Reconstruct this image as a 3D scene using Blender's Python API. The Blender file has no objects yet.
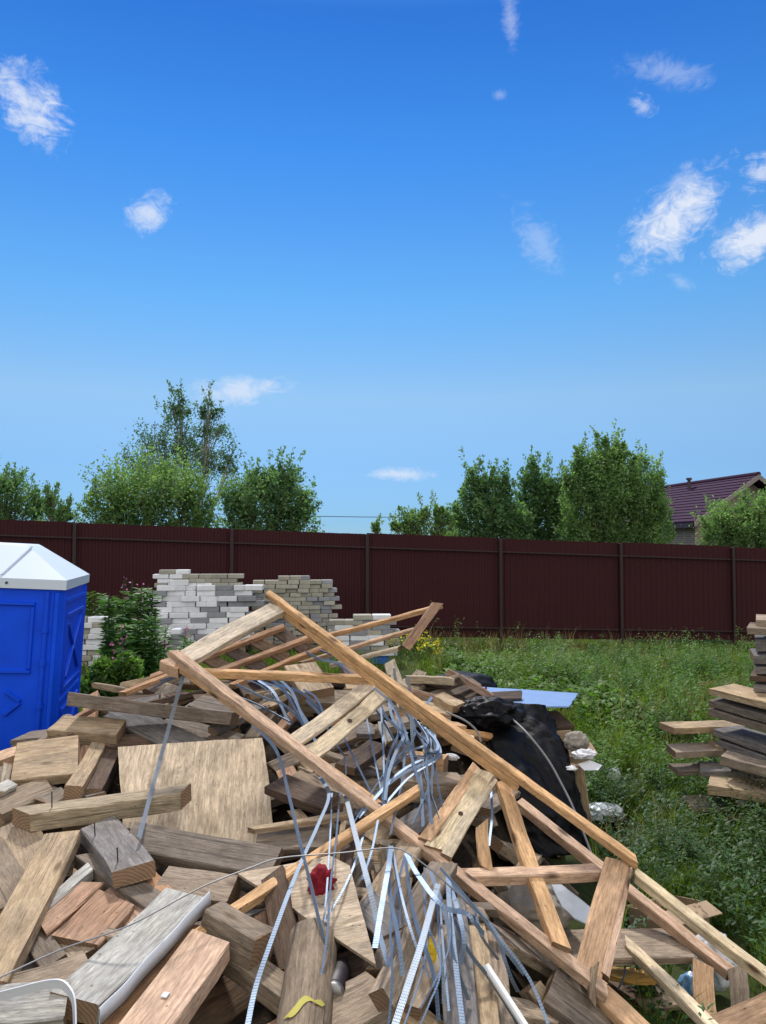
import bpy, math, random
import numpy as np
from mathutils import Vector, Matrix, noise
R = math.radians
random.seed(7); rng = np.random.default_rng(7)
sc = bpy.context.scene
col = bpy.data.collections.new('yard'); sc.collection.children.link(col)

# ------------------------------------------------------------------ camera
F, CX, CY, EYE, PITCH = 780.0, 383.0, 512.0, 1.9, R(2.42)
cam = bpy.data.objects.new('camera', bpy.data.cameras.new('camera')); sc.collection.objects.link(cam)
cam.location = (0, 0, EYE); cam.rotation_euler = (R(90) + PITCH, 0, 0)
cam.data.sensor_fit = 'VERTICAL'; cam.data.sensor_height = 24; cam.data.lens = 24 * F / 1024
cam.data.clip_start = 0.05; cam.data.clip_end = 3000
sc.camera = cam
FW = Vector((0, math.cos(PITCH), math.sin(PITCH))); UP = Vector((0, -math.sin(PITCH), math.cos(PITCH)))
CAM = Vector((0, 0, EYE))
def ray(x, y): return Vector((1, 0, 0)) * ((x - CX) / F) + UP * ((CY - y) / F) + FW
def P(x, y, d): return CAM + ray(x, y) * d
def sstep(a, b, t):
    t = min(1, max(0, (t - a) / (b - a))); return t * t * (3 - 2 * t)

# ------------------------------------------------------------------ terrain and heap height
def ground(x, y):
    z = -0.033 * (x - 2.3) * sstep(7.5, 13, y) if y < 40 else -0.033 * (x - 2.3) * (1 - sstep(40, 80, y))
    z -= 0.5 * math.exp(-((x + 3.0) ** 2 + (y - 5.8) ** 2) / 2.6)
    z += 0.05 * noise.noise((x * 0.6, y * 0.6, 3)) + 0.03 * noise.noise((x * 1.7, y * 1.7, 9))
    return z
RY = [0.4, 1.3, 1.8, 2.25, 2.8, 3.35, 3.9, 4.5, 5.0, 5.5, 6.1, 6.5]
RZ = [0.0, .25, .42, .52, .63, .72, .82, 1.0, 1.10, .78, .12, 0.0]
LY = [0.4, 1.3, 1.8, 2.25, 2.8, 3.35, 3.9, 4.4, 4.75, 5.2, 5.6]
LZ = [0.0, .25, .42, .52, .63, .72, .80, .80, .50, -.1, -.4]
def heap(x, y):
    a = float(np.interp(y, RY, RZ)); b = float(np.interp(y, LY, LZ))
    k = sstep(1.6, 2.05, -x)
    h = a * (1 - k) + b * k
    e = .92 + .14 * (y - 3)
    return h * (1 - sstep(e - .75, e, x))
def hit(x, y, lift=0.03):
    r = ray(x, y); d = 1.3; st = .02
    f = lambda d: (EYE + r.z * d) - (max(heap(r.x * d, r.y * d), ground(r.x * d, r.y * d)) + lift)
    while d < 14 and f(d) > 0: d += st
    lo, hi = d - st, d
    for _ in range(12):
        m = (lo + hi) / 2
        if f(m) > 0: lo = m
        else: hi = m
    return CAM + r * hi

# ------------------------------------------------------------------ tagging, linking
def tag(o, label=None, cat=None, group=None, kind=None):
    if label: o['label'] = label
    if cat: o['category'] = cat
    if group: o['group'] = group
    if kind: o['kind'] = kind
    return o
def mesh(name, v, f, mat=None, smooth=False):
    me = bpy.data.meshes.new(name); me.from_pydata([tuple(p) for p in v], [], f); me.update()
    if mat: me.materials.append(mat)
    if smooth: me.polygons.foreach_set('use_smooth', [True] * len(me.polygons))
    return me
def endcaps(me):
    me.materials.append(M_end); n = len(me.polygons)
    for k in (n - 1, n - 2): me.polygons[k].material_index = 1; me.polygons[k].use_smooth = False
    return me
def fastmesh(name, V, Fq, mat, tint=None, smooth=False):
    """V (n,3); Fq list of (m,k) int arrays"""
    me = bpy.data.meshes.new(name); V = np.asarray(V, np.float32)
    me.vertices.add(len(V)); me.vertices.foreach_set('co', V.ravel())
    loops = np.concatenate([a.ravel() for a in Fq]).astype(np.int32)
    tot = np.concatenate([np.full(len(a), a.shape[1]) for a in Fq]).astype(np.int32)
    start = np.concatenate([[0], np.cumsum(tot)[:-1]]).astype(np.int32)
    me.loops.add(len(loops)); me.loops.foreach_set('vertex_index', loops)
    me.polygons.add(len(tot)); me.polygons.foreach_set('loop_start', start); me.polygons.foreach_set('loop_total', tot)
    me.update(calc_edges=True)
    if tint is not None:
        at = me.attributes.new('tint', 'FLOAT', 'POINT'); at.data.foreach_set('value', np.asarray(tint, np.float32))
    me.materials.append(mat); me.validate()
    if smooth: me.polygons.foreach_set('use_smooth', [True] * len(me.polygons))
    return me
def obj(name, me, M=None):
    o = bpy.data.objects.new(name, me); col.objects.link(o)
    if M is not None: o.matrix_basis = M; PM[o.name] = M.copy()
    return o
PM = {}
def empty(name, loc, M=None):
    o = bpy.data.objects.new(name, None); col.objects.link(o); o.empty_display_size = .1
    m = M if M is not None else Matrix.Translation(loc)
    o.matrix_basis = m; PM[o.name] = m.copy(); return o
def part(name, me, root, M=None):
    o = bpy.data.objects.new(name, me); col.objects.link(o); o.parent = root
    if M is not None:
        o.matrix_basis = (PM[root.name].inverted() @ M) if root.name in PM else (root.matrix_basis.inverted() @ M)
    return o
def join(meshes):
    v, f = [], []
    for a, b in meshes:
        n = len(v); v += list(a); f += [tuple(i + n for i in q) for q in b]
    return v, f
def box(x0, x1, y0, y1, z0, z1):
    v = [(x, y, z) for z in (z0, z1) for y in (y0, y1) for x in (x0, x1)]
    return v, [(0, 2, 3, 1), (4, 5, 7, 6), (0, 1, 5, 4), (2, 6, 7, 3), (0, 4, 6, 2), (1, 3, 7, 5)]
def prism(poly, y0, y1):
    """polygon in x,z extruded along y"""
    n = len(poly); v = [(x, y0, z) for x, z in poly] + [(x, y1, z) for x, z in poly]
    f = [tuple(range(n)), tuple(range(2 * n - 1, n - 1, -1))] + [(i, i + n, (i + 1) % n + n, (i + 1) % n) for i in range(n)]
    return v, f
def bbox(x0, x1, y0, y1, z0, z1, b=.004):
    v = []; f = []
    for z, i in ((z0, b), (z0 + b, 0), (z1 - b, 0), (z1, b)):
        for (x, y) in ((x0 + b + i, y0 + i), (x1 - b - i, y0 + i), (x1 - i, y0 + b + i), (x1 - i, y1 - b - i), (x1 - b - i, y1 - i), (x0 + b + i, y1 - i), (x0 + i, y1 - b - i), (x0 + i, y0 + b + i)):
            v.append((x, y, z))
    for k in range(3):
        for i in range(8):
            f.append((k * 8 + i, k * 8 + (i + 1) % 8, k * 8 + 8 + (i + 1) % 8, k * 8 + 8 + i))
    f.append(tuple(range(7, -1, -1))); f.append(tuple(range(24, 32)))
    return v, f
def tube(pts, r, n=6, taper=1.0):
    pts = [Vector(p) for p in pts]; v = []; f = []; m = len(pts)
    for i, p in enumerate(pts):
        t = (pts[min(i + 1, m - 1)] - pts[max(i - 1, 0)]).normalized()
        a = t.orthogonal().normalized() if i == 0 else (a - t * a.dot(t)).normalized()
        b = t.cross(a); rr = r * (1 + (taper - 1) * i / max(1, m - 1))
        for k in range(n):
            q = 2 * math.pi * k / n; v.append(p + (a * math.cos(q) + b * math.sin(q)) * rr)
    for i in range(m - 1):
        for k in range(n):
            f.append((i * n + k, i * n + (k + 1) % n, i * n + n + (k + 1) % n, i * n + n + k))
    f.append(tuple(range(n - 1, -1, -1))); f.append(tuple(range((m - 1) * n, m * n)))
    return v, f
def smoothpath(pts, n=8):
    pts = [Vector(p) for p in pts]
    if len(pts) < 3: 
        return [pts[0].lerp(pts[-1], i / n) for i in range(n + 1)]
    out = []; Q = [pts[0] * 2 - pts[1]] + pts + [pts[-1] * 2 - pts[-2]]
    for i in range(1, len(Q) - 2):
        p0, p1, p2, p3 = Q[i - 1:i + 3]
        for k in range(n):
            t = k / n
            out.append(.5 * ((2 * p1) + (p2 - p0) * t + (2 * p0 - 5 * p1 + 4 * p2 - p3) * t * t + (3 * p1 - p0 - 3 * p2 + p3) * t ** 3))
    out.append(pts[-1]); return out

# ------------------------------------------------------------------ materials
class NT:
    def __init__(s, name):
        s.m = bpy.data.materials.new(name); s.m.use_nodes = True; s.t = s.m.node_tree; s.t.nodes.clear()
        s.out = s.n('ShaderNodeOutputMaterial')
    def n(s, typ, **kw):
        x = s.t.nodes.new(typ)
        for k, v in kw.items(): setattr(x, k, v)
        return x
    def l(s, a, b): s.t.links.new(a, b)
    def math(s, op, a, b=None, c=None):
        x = s.n('ShaderNodeMath', operation=op)
        for i, q in enumerate((a, b, c)):
            if q is None: continue
            if isinstance(q, (int, float)): x.inputs[i].default_value = q
            else: s.l(q, x.inputs[i])
        return x.outputs[0]
    def mix(s, fac, a, b, mode='MIX'):
        x = s.n('ShaderNodeMix', data_type='RGBA', blend_type=mode)
        for i, q in ((0, fac), (6, a), (7, b)):
            if isinstance(q, (int, float)): x.inputs[i].default_value = q
            elif isinstance(q, tuple): x.inputs[i].default_value = q + (1,) if len(q) == 3 else q
            else: s.l(q, x.inputs[i])
        return x.outputs[2]
    def noise(s, vec, scale, detail=4, rough=.55, dist=0):
        x = s.n('ShaderNodeTexNoise'); x.inputs['Scale'].default_value = scale; x.inputs['Detail'].default_value = detail
        x.inputs['Roughness'].default_value = rough; x.inputs['Distortion'].default_value = dist
        if vec is not None: s.l(vec, x.inputs['Vector'])
        return x.outputs['Fac']
    def ramp(s, fac, stops):
        x = s.n('ShaderNodeValToRGB'); e = x.color_ramp.elements
        while len(e) < len(stops): e.new(.5)
        for q, (p, c) in zip(e, stops): q.position = p; q.color = tuple(c) + (1,) if len(c) == 3 else c
        s.l(fac, x.inputs[0]); return x.outputs[0]
    def mapping(s, vec, scale=(1, 1, 1), loc=None):
        x = s.n('ShaderNodeMapping'); x.inputs['Scale'].default_value = scale; s.l(vec, x.inputs['Vector'])
        if loc is not None: s.l(loc, x.inputs['Location'])
        return x.outputs[0]
    def bump(s, h, strength=.4, dist=.01):
        x = s.n('ShaderNodeBump'); x.inputs['Strength'].default_value = strength; x.inputs['Distance'].default_value = dist
        s.l(h, x.inputs['Height']); return x.outputs[0]
    def bsdf(s, color, rough=.7, metal=0, normal=None, spec=.4):
        x = s.n('ShaderNodeBsdfPrincipled')
        for k, v in (('Base Color', color), ('Roughness', rough), ('Metallic', metal), ('Specular IOR Level', spec)):
            if isinstance(v, (int, float)): x.inputs[k].default_value = v
            elif isinstance(v, tuple): x.inputs[k].default_value = v + (1,)
            else: s.l(v, x.inputs[k])
        if normal is not None: s.l(normal, x.inputs['Normal'])
        return x.outputs[0]
    def done(s, sh): s.l(sh, s.out.inputs[0]); return s.m
def hsv(t, c, h=None, s_=None, v=None):
    x = t.n('ShaderNodeHueSaturation'); t.l(c, x.inputs['Color'])
    for k, q in (('Hue', h), ('Saturation', s_), ('Value', v)):
        if q is None: continue
        if isinstance(q, (int, float)): x.inputs[k].default_value = q
        else: t.l(q, x.inputs[k])
    return x.outputs[0]

def wood(name, light, dark, stain, stain_amt=.5, knots=.5, vvar=.35, mud=.45, crack=.6, gain=.62):
    t = NT(name); tc = t.n('ShaderNodeTexCoord'); oi = t.n('ShaderNodeObjectInfo')
    rv = t.n('ShaderNodeVectorMath', operation='SCALE'); rv.inputs[0].default_value = (37, 91, 53); t.l(oi.outputs['Random'], rv.inputs['Scale'])
    off = rv.outputs[0]
    g = t.mapping(tc.outputs['Object'], (2.2, 34, 34), off)
    n1 = t.noise(g, 1.6, 6, .65, .6)
    g2 = t.mapping(tc.outputs['Object'], (6, 160, 160), off)
    n2 = t.noise(g2, 1.0, 3, .6)
    light, dark, stain = [tuple(x * gain for x in q_) for q_ in (light, dark, stain)]
    c = t.ramp(n1, [(.22, dark), (.5, tuple((a + b) / 2 for a, b in zip(light, dark))), (.78, light)])
    c = t.mix(t.math('MULTIPLY', t.ramp(n2, [(.5, (0, 0, 0)), (.75, (1, 1, 1))]), .35), c, tuple(x * .45 for x in dark))
    b1 = t.mapping(tc.outputs['Object'], (3, 7, 7), off)
    n3 = t.noise(b1, 1.3, 5, .6)
    c = t.mix(t.math('MULTIPLY', t.ramp(n3, [(.45, (0, 0, 0)), (.68, (1, 1, 1))]), stain_amt), c, stain)
    # knots
    vz = t.n('ShaderNodeTexVoronoi'); vz.inputs['Scale'].default_value = 1.0
    t.l(t.mapping(tc.outputs['Object'], (3.6, 9, 9), off), vz.inputs['Vector'])
    k = t.ramp(vz.outputs['Distance'], [(.07, (1, 1, 1)), (.16, (0, 0, 0))])
    c = t.mix(t.math('MULTIPLY', k, knots), c, (.07, .035, .018))
    # drying cracks along the grain, then dirt patches
    cr = t.noise(t.mapping(tc.outputs['Object'], (1.7, 75, 75), off), 1.0, 4, .55, .3)
    c = t.mix(t.math('MULTIPLY', t.ramp(cr, [(.60, (0, 0, 0)), (.66, (1, 1, 1))]), crack), c, tuple(x * .3 for x in dark))
    fi = t.noise(t.mapping(tc.outputs['Object'], (14, 90, 90), off), 1.0, 5, .7)
    c = hsv(t, c, None, None, t.math('MULTIPLY_ADD', fi, 1.7, .18))
    ff = t.noise(t.mapping(tc.outputs['Object'], (30, 240, 240), off), 1.0, 3, .7)
    c = hsv(t, c, None, None, t.math('MULTIPLY_ADD', ff, 1.0, .5))
    vs = t.n('ShaderNodeTexVoronoi'); vs.inputs['Scale'].default_value = 1.0; t.l(t.mapping(tc.outputs['Object'], (16, 26, 26), off), vs.inputs['Vector'])
    c = t.mix(t.math('MULTIPLY', t.ramp(vs.outputs['Distance'], [(.06, (1, 1, 1)), (.10, (0, 0, 0))]), .6), c, (.05, .03, .02))
    bl = t.noise(t.mapping(tc.outputs['Object'], (5, 11, 11), off), 1.0, 6, .7, .5)
    c = hsv(t, c, None, None, t.math('MULTIPLY_ADD', bl, 1.5, .25))
    n4 = t.noise(t.mapping(tc.outputs['Object'], (9, 14, 14), off), 1.0, 6, .7)
    c = t.mix(t.math('MULTIPLY', t.ramp(n4, [(.52, (0, 0, 0)), (.72, (1, 1, 1))]), mud), c, (.12, .095, .07))
    c = hsv(t, c, t.math('MULTIPLY_ADD', oi.outputs['Random'], .008, .495), t.math('MULTIPLY_ADD', oi.outputs['Random'], .3, .8),
            t.math('MULTIPLY_ADD', oi.outputs['Random'], vvar * 2, 1 - vvar))
    nb = t.bump(t.math('ADD', t.math('ADD', t.math('MULTIPLY', n2, .6), n1), t.math('MULTIPLY', fi, .7)), .6, .006)
    return t.done(t.bsdf(c, .82, 0, nb, .25))
W = {
 'tan':   wood('weathered_tan_wood', (.56, .42, .275), (.35, .245, .15), (.33, .265, .19), .5, .6, .18, .4, .6, .72),
 'pale':  wood('pale_dry_wood', (.56, .46, .325), (.42, .32, .205), (.38, .325, .25), .45, .5, .12),
 'grey':  wood('grey_weathered_wood', (.41, .32, .23), (.21, .15, .10), (.31, .25, .185), .5, .5, .2),
 'blue':  wood('bluish_grey_wood', (.35, .315, .29), (.21, .185, .17), (.28, .26, .26), .5, .3, .15),
 'red':   wood('reddish_sawn_wood', (.54, .31, .165), (.34, .175, .085), (.40, .28, .18), .4, .7, .18, .3, .5, .86),
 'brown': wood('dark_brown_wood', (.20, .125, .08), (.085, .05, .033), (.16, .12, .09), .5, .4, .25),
 'fresh': wood('fresh_spruce_wood', (.70, .455, .265), (.53, .31, .155), (.48, .29, .17), .4, .9, .06, .25, .35, .86),
 'cream': wood('pale_spruce_wood', (.66, .54, .375), (.54, .42, .27), (.48, .41, .30), .4, .9, .06, .3, .4, .9),
 'ply':   wood('stained_plywood', (.66, .54, .40), (.42, .315, .21), (.24, .175, .12), .5, .05, .05, .6, .25, .92),
 'white': wood('whitewashed_wood', (.50, .485, .45), (.38, .365, .33), (.36, .31, .235), .4, .2, .06, .3, .4, .88),
}
def endgrain():
    t = NT('sawn_end_grain'); tc = t.n('ShaderNodeTexCoord'); oi = t.n('ShaderNodeObjectInfo')
    w_ = t.n('ShaderNodeTexWave', wave_type='RINGS', rings_direction='X'); w_.inputs['Scale'].default_value = 26; w_.inputs['Distortion'].default_value = 3; w_.inputs['Detail'].default_value = 3
    loc_ = t.n('ShaderNodeCombineXYZ'); loc_.inputs[1].default_value = .07; t.l(t.math('MULTIPLY_ADD', oi.outputs['Random'], .12, .02), loc_.inputs[2])
    t.l(t.mapping(tc.outputs['Object'], (.2, 1, 1), loc_.outputs[0]), w_.inputs['Vector'])
    n = t.noise(tc.outputs['Object'], 28, 6, .7); c = t.mix(w_.outputs['Fac'], (.17, .105, .06), (.30, .19, .11)); c = t.mix(t.math('MULTIPLY', n, .8), c, (.11, .08, .06))
    c = hsv(t, c, None, None, t.math('MULTIPLY_ADD', oi.outputs['Random'], .8, .75))
    return t.done(t.bsdf(c, .9, 0, t.bump(n, .6, .006), .15))
M_end = endgrain()
def plain(name, c, rough=.6, metal=0, var=.25, scale=6, bump=.1, bdist=.01, spec=.4, rand=0):
    t = NT(name); tc = t.n('ShaderNodeTexCoord')
    n = t.noise(tc.outputs['Object'], scale, 6, .6)
    cc = t.mix(n, tuple(x * (1 - var) for x in c), tuple(min(1, x * (1 + var)) for x in c))
    if rand:
        oi = t.n('ShaderNodeObjectInfo'); cc = hsv(t, cc, None, None, t.math('MULTIPLY_ADD', oi.outputs['Random'], rand * 2, 1 - rand))
    return t.done(t.bsdf(cc, rough, metal, t.bump(n, bump, bdist) if bump else None, spec))
def leafmat(name, c1, c2, trans=.35, rough=.55):
    t = NT(name); at = t.n('ShaderNodeAttribute', attribute_name='tint')
    cc = t.ramp(at.outputs['Fac'], [(0, c1), (.8, c2), (1, tuple(min(1, a * 1.35) for a in c2))])
    d = t.bsdf(cc, rough, 0, None, .3)
    tr = t.n('ShaderNodeBsdfTranslucent')
    t.l(t.mix(1.0, cc, (1.15, 1.25, .6), 'MULTIPLY'), tr.inputs[0])
    m = t.n('ShaderNodeMixShader'); m.inputs[0].default_value = trans; t.l(d, m.inputs[1]); t.l(tr.outputs[0], m.inputs[2])
    return t.done(m.outputs[0])
M_grass = leafmat('grass_blade', (.05, .095, .014), (.155, .225, .04), .5)
M_dry = leafmat('dry_grass_blade', (.16, .13, .06), (.30, .25, .11), .3)
M_weed = leafmat('weed_leaf', (.05, .11, .02), (.14, .25, .05), .5)
M_dark = leafmat('shade_tinted_leaf', (.02, .05, .014), (.05, .11, .025), .3)  # leaf green darkened to stand in for shade over the near grass
M_willow = leafmat('willow_leaf', (.095, .18, .075), (.20, .32, .125), .55)
M_willow2 = leafmat('aspen_leaf', (.075, .155, .08), (.16, .28, .12), .55)
M_birch = leafmat('birch_leaf', (.06, .125, .085), (.12, .21, .125), .5)
M_fire = leafmat('fireweed_leaf', (.035, .10, .022), (.10, .21, .05), .4)
M_pink = leafmat('fireweed_flower', (.42, .09, .30), (.60, .18, .46), .3)
M_yel = leafmat('yellow_flower', (.50, .42, .02), (.68, .58, .03), .2)
M_bark = plain('bark', (.13, .10, .075), .9, 0, .5, 12, .5)
M_birchbark = plain('birch_bark', (.34, .32, .29), .85, 0, .6, 9, .3)
M_soil = None
def soil():
    t = NT('yard_soil'); g = t.n('ShaderNodeNewGeometry')
    a = t.noise(g.outputs['Position'], 1.3, 6, .65); b = t.noise(g.outputs['Position'], 14, 6, .7)
    c = t.ramp(a, [(.3, (.03, .045, .014)), (.55, (.055, .075, .022)), (.75, (.085, .07, .04))])
    c = t.mix(t.math('MULTIPLY', b, .6), c, (.03, .028, .016))
    return t.done(t.bsdf(c, .95, 0, t.bump(b, .8, .04), .1))
M_soil = soil()
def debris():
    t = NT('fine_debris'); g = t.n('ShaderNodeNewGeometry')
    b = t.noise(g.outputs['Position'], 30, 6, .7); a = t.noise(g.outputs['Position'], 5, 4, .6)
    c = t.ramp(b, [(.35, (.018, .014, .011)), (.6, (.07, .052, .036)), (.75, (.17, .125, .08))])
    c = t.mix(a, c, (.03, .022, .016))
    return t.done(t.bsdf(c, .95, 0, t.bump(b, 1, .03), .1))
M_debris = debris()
def fence_mat():
    t = NT('maroon_painted_steel'); tc = t.n('ShaderNodeTexCoord')
    n = t.noise(t.mapping(tc.outputs['Object'], (.6, .6, 2.5)), 1.2, 4); d = t.noise(tc.outputs['Object'], 25, 4)
    c = t.mix(n, (.029, .0068, .0098), (.041, .0095, .0135)); c = t.mix(t.math('MULTIPLY', d, .15), c, (.09, .06, .05))
    return t.done(t.bsdf(c, .6, 0, t.bump(n, .1, .01), .08))
M_fence = fence_mat()
M_post = plain('fence_post_paint', (.020, .007, .008), .6, 0, .25, 8, .05)
M_blue = plain('blue_plastic', (.001, .066, .68), .55, 0, .3, 5, .15, .01, .2)
M_bluedk = plain('blue_plastic_moulding', (.001, .061, .63), .5, 0, .12, 3, .05, .01, .22)
M_roofw = plain('white_plastic', (.53, .60, .69), .4, 0, .05, 4, .05)
M_screw = plain('dark_screw', (.05, .05, .06), .5, .4, .1, 20, 0)
M_white = plain('white_brick', (.62, .63, .66), .9, 0, .14, 14, .4, .004, .2, .13)
M_greyb = plain('grey_brick', (.235, .24, .26), .92, 0, .2, 16, .5, .004, .2, .15)
M_sandb = plain('sandy_brick', (.30, .285, .24), .92, 0, .3, 10, .5, .004, .2, .18)
M_palblue = plain('blue_pallet_paint', (.03, .13, .42), .7, 0, .3, 9, .2)
def strapmat(name, base, rough, holes=True):
    t = NT(name); uv = t.n('ShaderNodeUVMap'); tc = t.n('ShaderNodeTexCoord')
    n = t.noise(tc.outputs['Object'], 40, 4, .6)
    c = t.mix(n, tuple(x * .8 for x in base), base)
    sh = t.bsdf(c, t.math('MULTIPLY_ADD', n, .25, rough), .75, t.bump(n, .15, .002))
    if holes:
        sx = t.n('ShaderNodeSeparateXYZ'); t.l(uv.outputs[0], sx.inputs[0])
        a = t.math('PINGPONG', t.math('MULTIPLY', sx.outputs[0], 1 / .02), .5)
        row = t.math('PINGPONG', t.math('MULTIPLY', sx.outputs[1], 2), .5)
        d = t.math('ADD', t.math('POWER', t.math('SUBTRACT', a, .25), 2), t.math('POWER', t.math('MULTIPLY', t.math('SUBTRACT', row, .25), .8), 2))
        h = t.math('LESS_THAN', d, .011)
        tr = t.n('ShaderNodeBsdfTransparent'); m = t.n('ShaderNodeMixShader'); t.l(h, m.inputs[0]); t.l(sh, m.inputs[1]); t.l(tr.outputs[0], m.inputs[2]); sh = m.outputs[0]
    return t.done(sh)
M_strap = strapmat('galvanised_perforated_strip', (.27, .335, .42), .46)
M_strap2 = strapmat('galvanised_strip', (.245, .32, .425), .44, True)
M_strap3 = strapmat('bright_galvanised_strip', (.36, .41, .47), .5)
M_wire = plain('wire', (.22, .22, .23), .45, .7, .2, 30, 0)
M_cable = plain('grey_cable', (.20, .20, .20), .55, 0, .2, 30, 0)
M_black = plain('black_plastic_film', (.005, .005, .0065), .5, 0, .5, 8, .35, .03, .12)
M_sheet = plain('blue_grey_metal_sheet', (.17, .27, .47), .45, .2, .1, 4, .06)
M_film = plain('white_plastic_film', (.52, .54, .57), .35, 0, .12, 8, .4, .01)
M_paper = plain('white_paper', (.56, .56, .58), .8, 0, .1, 12, .3)
M_redp = plain('red_print', (.55, .03, .07), .6, 0, .2, 12, .1)
M_redc = plain('red_cloth', (.20, .005, .014), .9, 0, .4, 25, .5)
M_card = plain('brown_cardboard', (.33, .235, .15), .85, 0, .2, 10, .2)
M_yellowp = plain('yellow_plastic', (.70, .48, .02), .5, 0, .2, 9, .1)
M_foam = plain('orange_foam', (.52, .30, .08), .85, 0, .3, 14, .6)
M_glass = plain('dark_red_bottle', (.012, .003, .004), .55, 0, .2, 9, 0, .01, .6)
M_cap = plain('bottle_metal', (.30, .29, .28), .4, .9, .2, 40, .2)
M_sack = plain('grey_sackcloth', (.25, .225, .19), .95, 0, .3, 18, .7)
M_pvc = plain('white_pvc', (.75, .75, .74), .5, 0, .1, 8, .05)
M_nail = plain('rusty_nail', (.05, .025, .018), .7, .5, .3, 50, .1)
M_paint = plain('yellow_paint_mark', (.40, .35, .07), .8, 0, .15, 30, 0)
M_clear = None
def clear():
    t = NT('clear_plastic'); tr = t.n('ShaderNodeBsdfTransparent'); g = t.bsdf((.75, .80, .85), .2, 0, None, .6)
    m = t.n('ShaderNodeMixShader'); m.inputs[0].default_value = .55; t.l(tr.outputs[0], m.inputs[1]); t.l(g, m.inputs[2]); return t.done(m.outputs[0])
M_clear = clear()
M_bluebag = plain('blue_plastic_film', (.16, .32, .52), .35, 0, .25, 9, .4)
def roofmat():
    t = NT('plum_roof_tile'); tc = t.n('ShaderNodeTexCoord')
    n = t.noise(tc.outputs['Object'], 3, 5); c = t.mix(n, (.034, .014, .036), (.054, .022, .052))
    return t.done(t.bsdf(c, .85, 0, None, .1))
M_roof = roofmat()
def brickmat():
    t = NT('house_brick'); tc = t.n('ShaderNodeTexCoord'); b = t.n('ShaderNodeTexBrick')
    mp = t.n('ShaderNodeMapping'); mp.inputs['Rotation'].default_value = (R(90), 0, 0); t.l(tc.outputs['Object'], mp.inputs[0]); t.l(mp.outputs[0], b.inputs['Vector'])
    b.inputs['Color1'].default_value = (.20, .15, .13, 1); b.inputs['Color2'].default_value = (.26, .20, .17, 1); b.inputs['Mortar'].default_value = (.33, .31, .29, 1)
    b.inputs['Scale'].default_value = 1; b.inputs['Brick Width'].default_value = .25; b.inputs['Row Height'].default_value = .075; b.inputs['Mortar Size'].default_value = .008
    return t.done(t.bsdf(b.outputs[0], .9))
M_hbrick = brickmat()
M_barge = plain('pale_bargeboard', (.20, .165, .16), .6, 0, .1, 5, 0)
M_steeldk = plain('dark_soffit', (.06, .035, .05), .6)

# ------------------------------------------------------------------ planks
def plank_geo(L, w, t, seed=0, warp=.006, skew=.02, rough=.002, chip=0.004, round_=.0035):
    r = random.Random(seed); n = max(4, int(L / .09)); v = []; f = []
    b = min(round_, t * .3, w * .3); hw, ht = w / 2, t / 2
    sec = [(-hw + b, -ht), (hw - b, -ht), (hw, -ht + b), (hw, ht - b), (hw - b, ht), (-hw + b, ht), (-hw, ht - b), (-hw, -ht + b)]
    b1, b2 = r.uniform(-1, 1) * warp, r.uniform(-1, 1) * warp; tw = r.uniform(-.03, .03)
    s0, s1 = r.uniform(-1, 1) * skew, r.uniform(-1, 1) * skew
    for i in range(n + 1):
        u = i / n; x = (u - .5) * L; q = 4 * u * (1 - u)
        for (y, z) in sec:
            sk = (s0 * (1 - u) + s1 * u) * (y / hw)
            if chip and (i == 0 or i == n): sk += r.uniform(-chip, chip)
            a = tw * (u - .5)
            v.append((x + sk * (1 if i in (0, n) else .3), y * math.cos(a) - z * math.sin(a) + b1 * q + r.uniform(-rough, rough), z + y * math.sin(a) + b2 * q + r.uniform(-rough, rough)))
    for i in range(n):
        for k in range(8):
            f.append((i * 8 + k, i * 8 + 8 + k, i * 8 + 8 + (k + 1) % 8, i * 8 + (k + 1) % 8))
    f.append(tuple(range(8))); f.append(tuple(range(n * 8 + 7, n * 8 - 1, -1)))
    return v, f
def log_geo(L, r0, seed=0):
    r = random.Random(seed); n = 10; m = 14; v = []; f = []
    for i in range(n + 1):
        x = (i / n - .5) * L
        for k in range(m):
            a = 2 * math.pi * k / m; rr = r0 * (1 + .10 * noise.noise((x * 3, math.cos(a) * 1.5 + seed, math.sin(a) * 1.5)))
            v.append((x, rr * math.cos(a), rr * math.sin(a)))
    for i in range(n):
        for k in range(m): f.append((i * m + k, i * m + m + k, i * m + m + (k + 1) % m, i * m + (k + 1) % m))
    f.append(tuple(range(m))); f.append(tuple(range(n * m + m - 1, n * m - 1, -1)))
    return v, f
N0 = Vector((0, -.33, 1)).normalized()
def frame(A, B, t, roll=0, nrm=None, center=False):
    a = (B - A).normalized(); n = (nrm or N0); n = (n - a * n.dot(a)).normalized()
    n = Matrix.Rotation(R(roll), 3, a) @ n; y = n.cross(a)
    o = (A + B) / 2 - (n * 0 if center else n * (t / 2))
    return Matrix(((a.x, y.x, n.x, o.x), (a.y, y.y, n.y, o.y), (a.z, y.z, n.z, o.z), (0, 0, 0, 1)))
HEAP = 'timber offcuts heaped on the ground'
seedc = [100]
def pt(p, lift):
    return P(*p) if len(p) == 3 else hit(p[0], p[1], lift)
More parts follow.
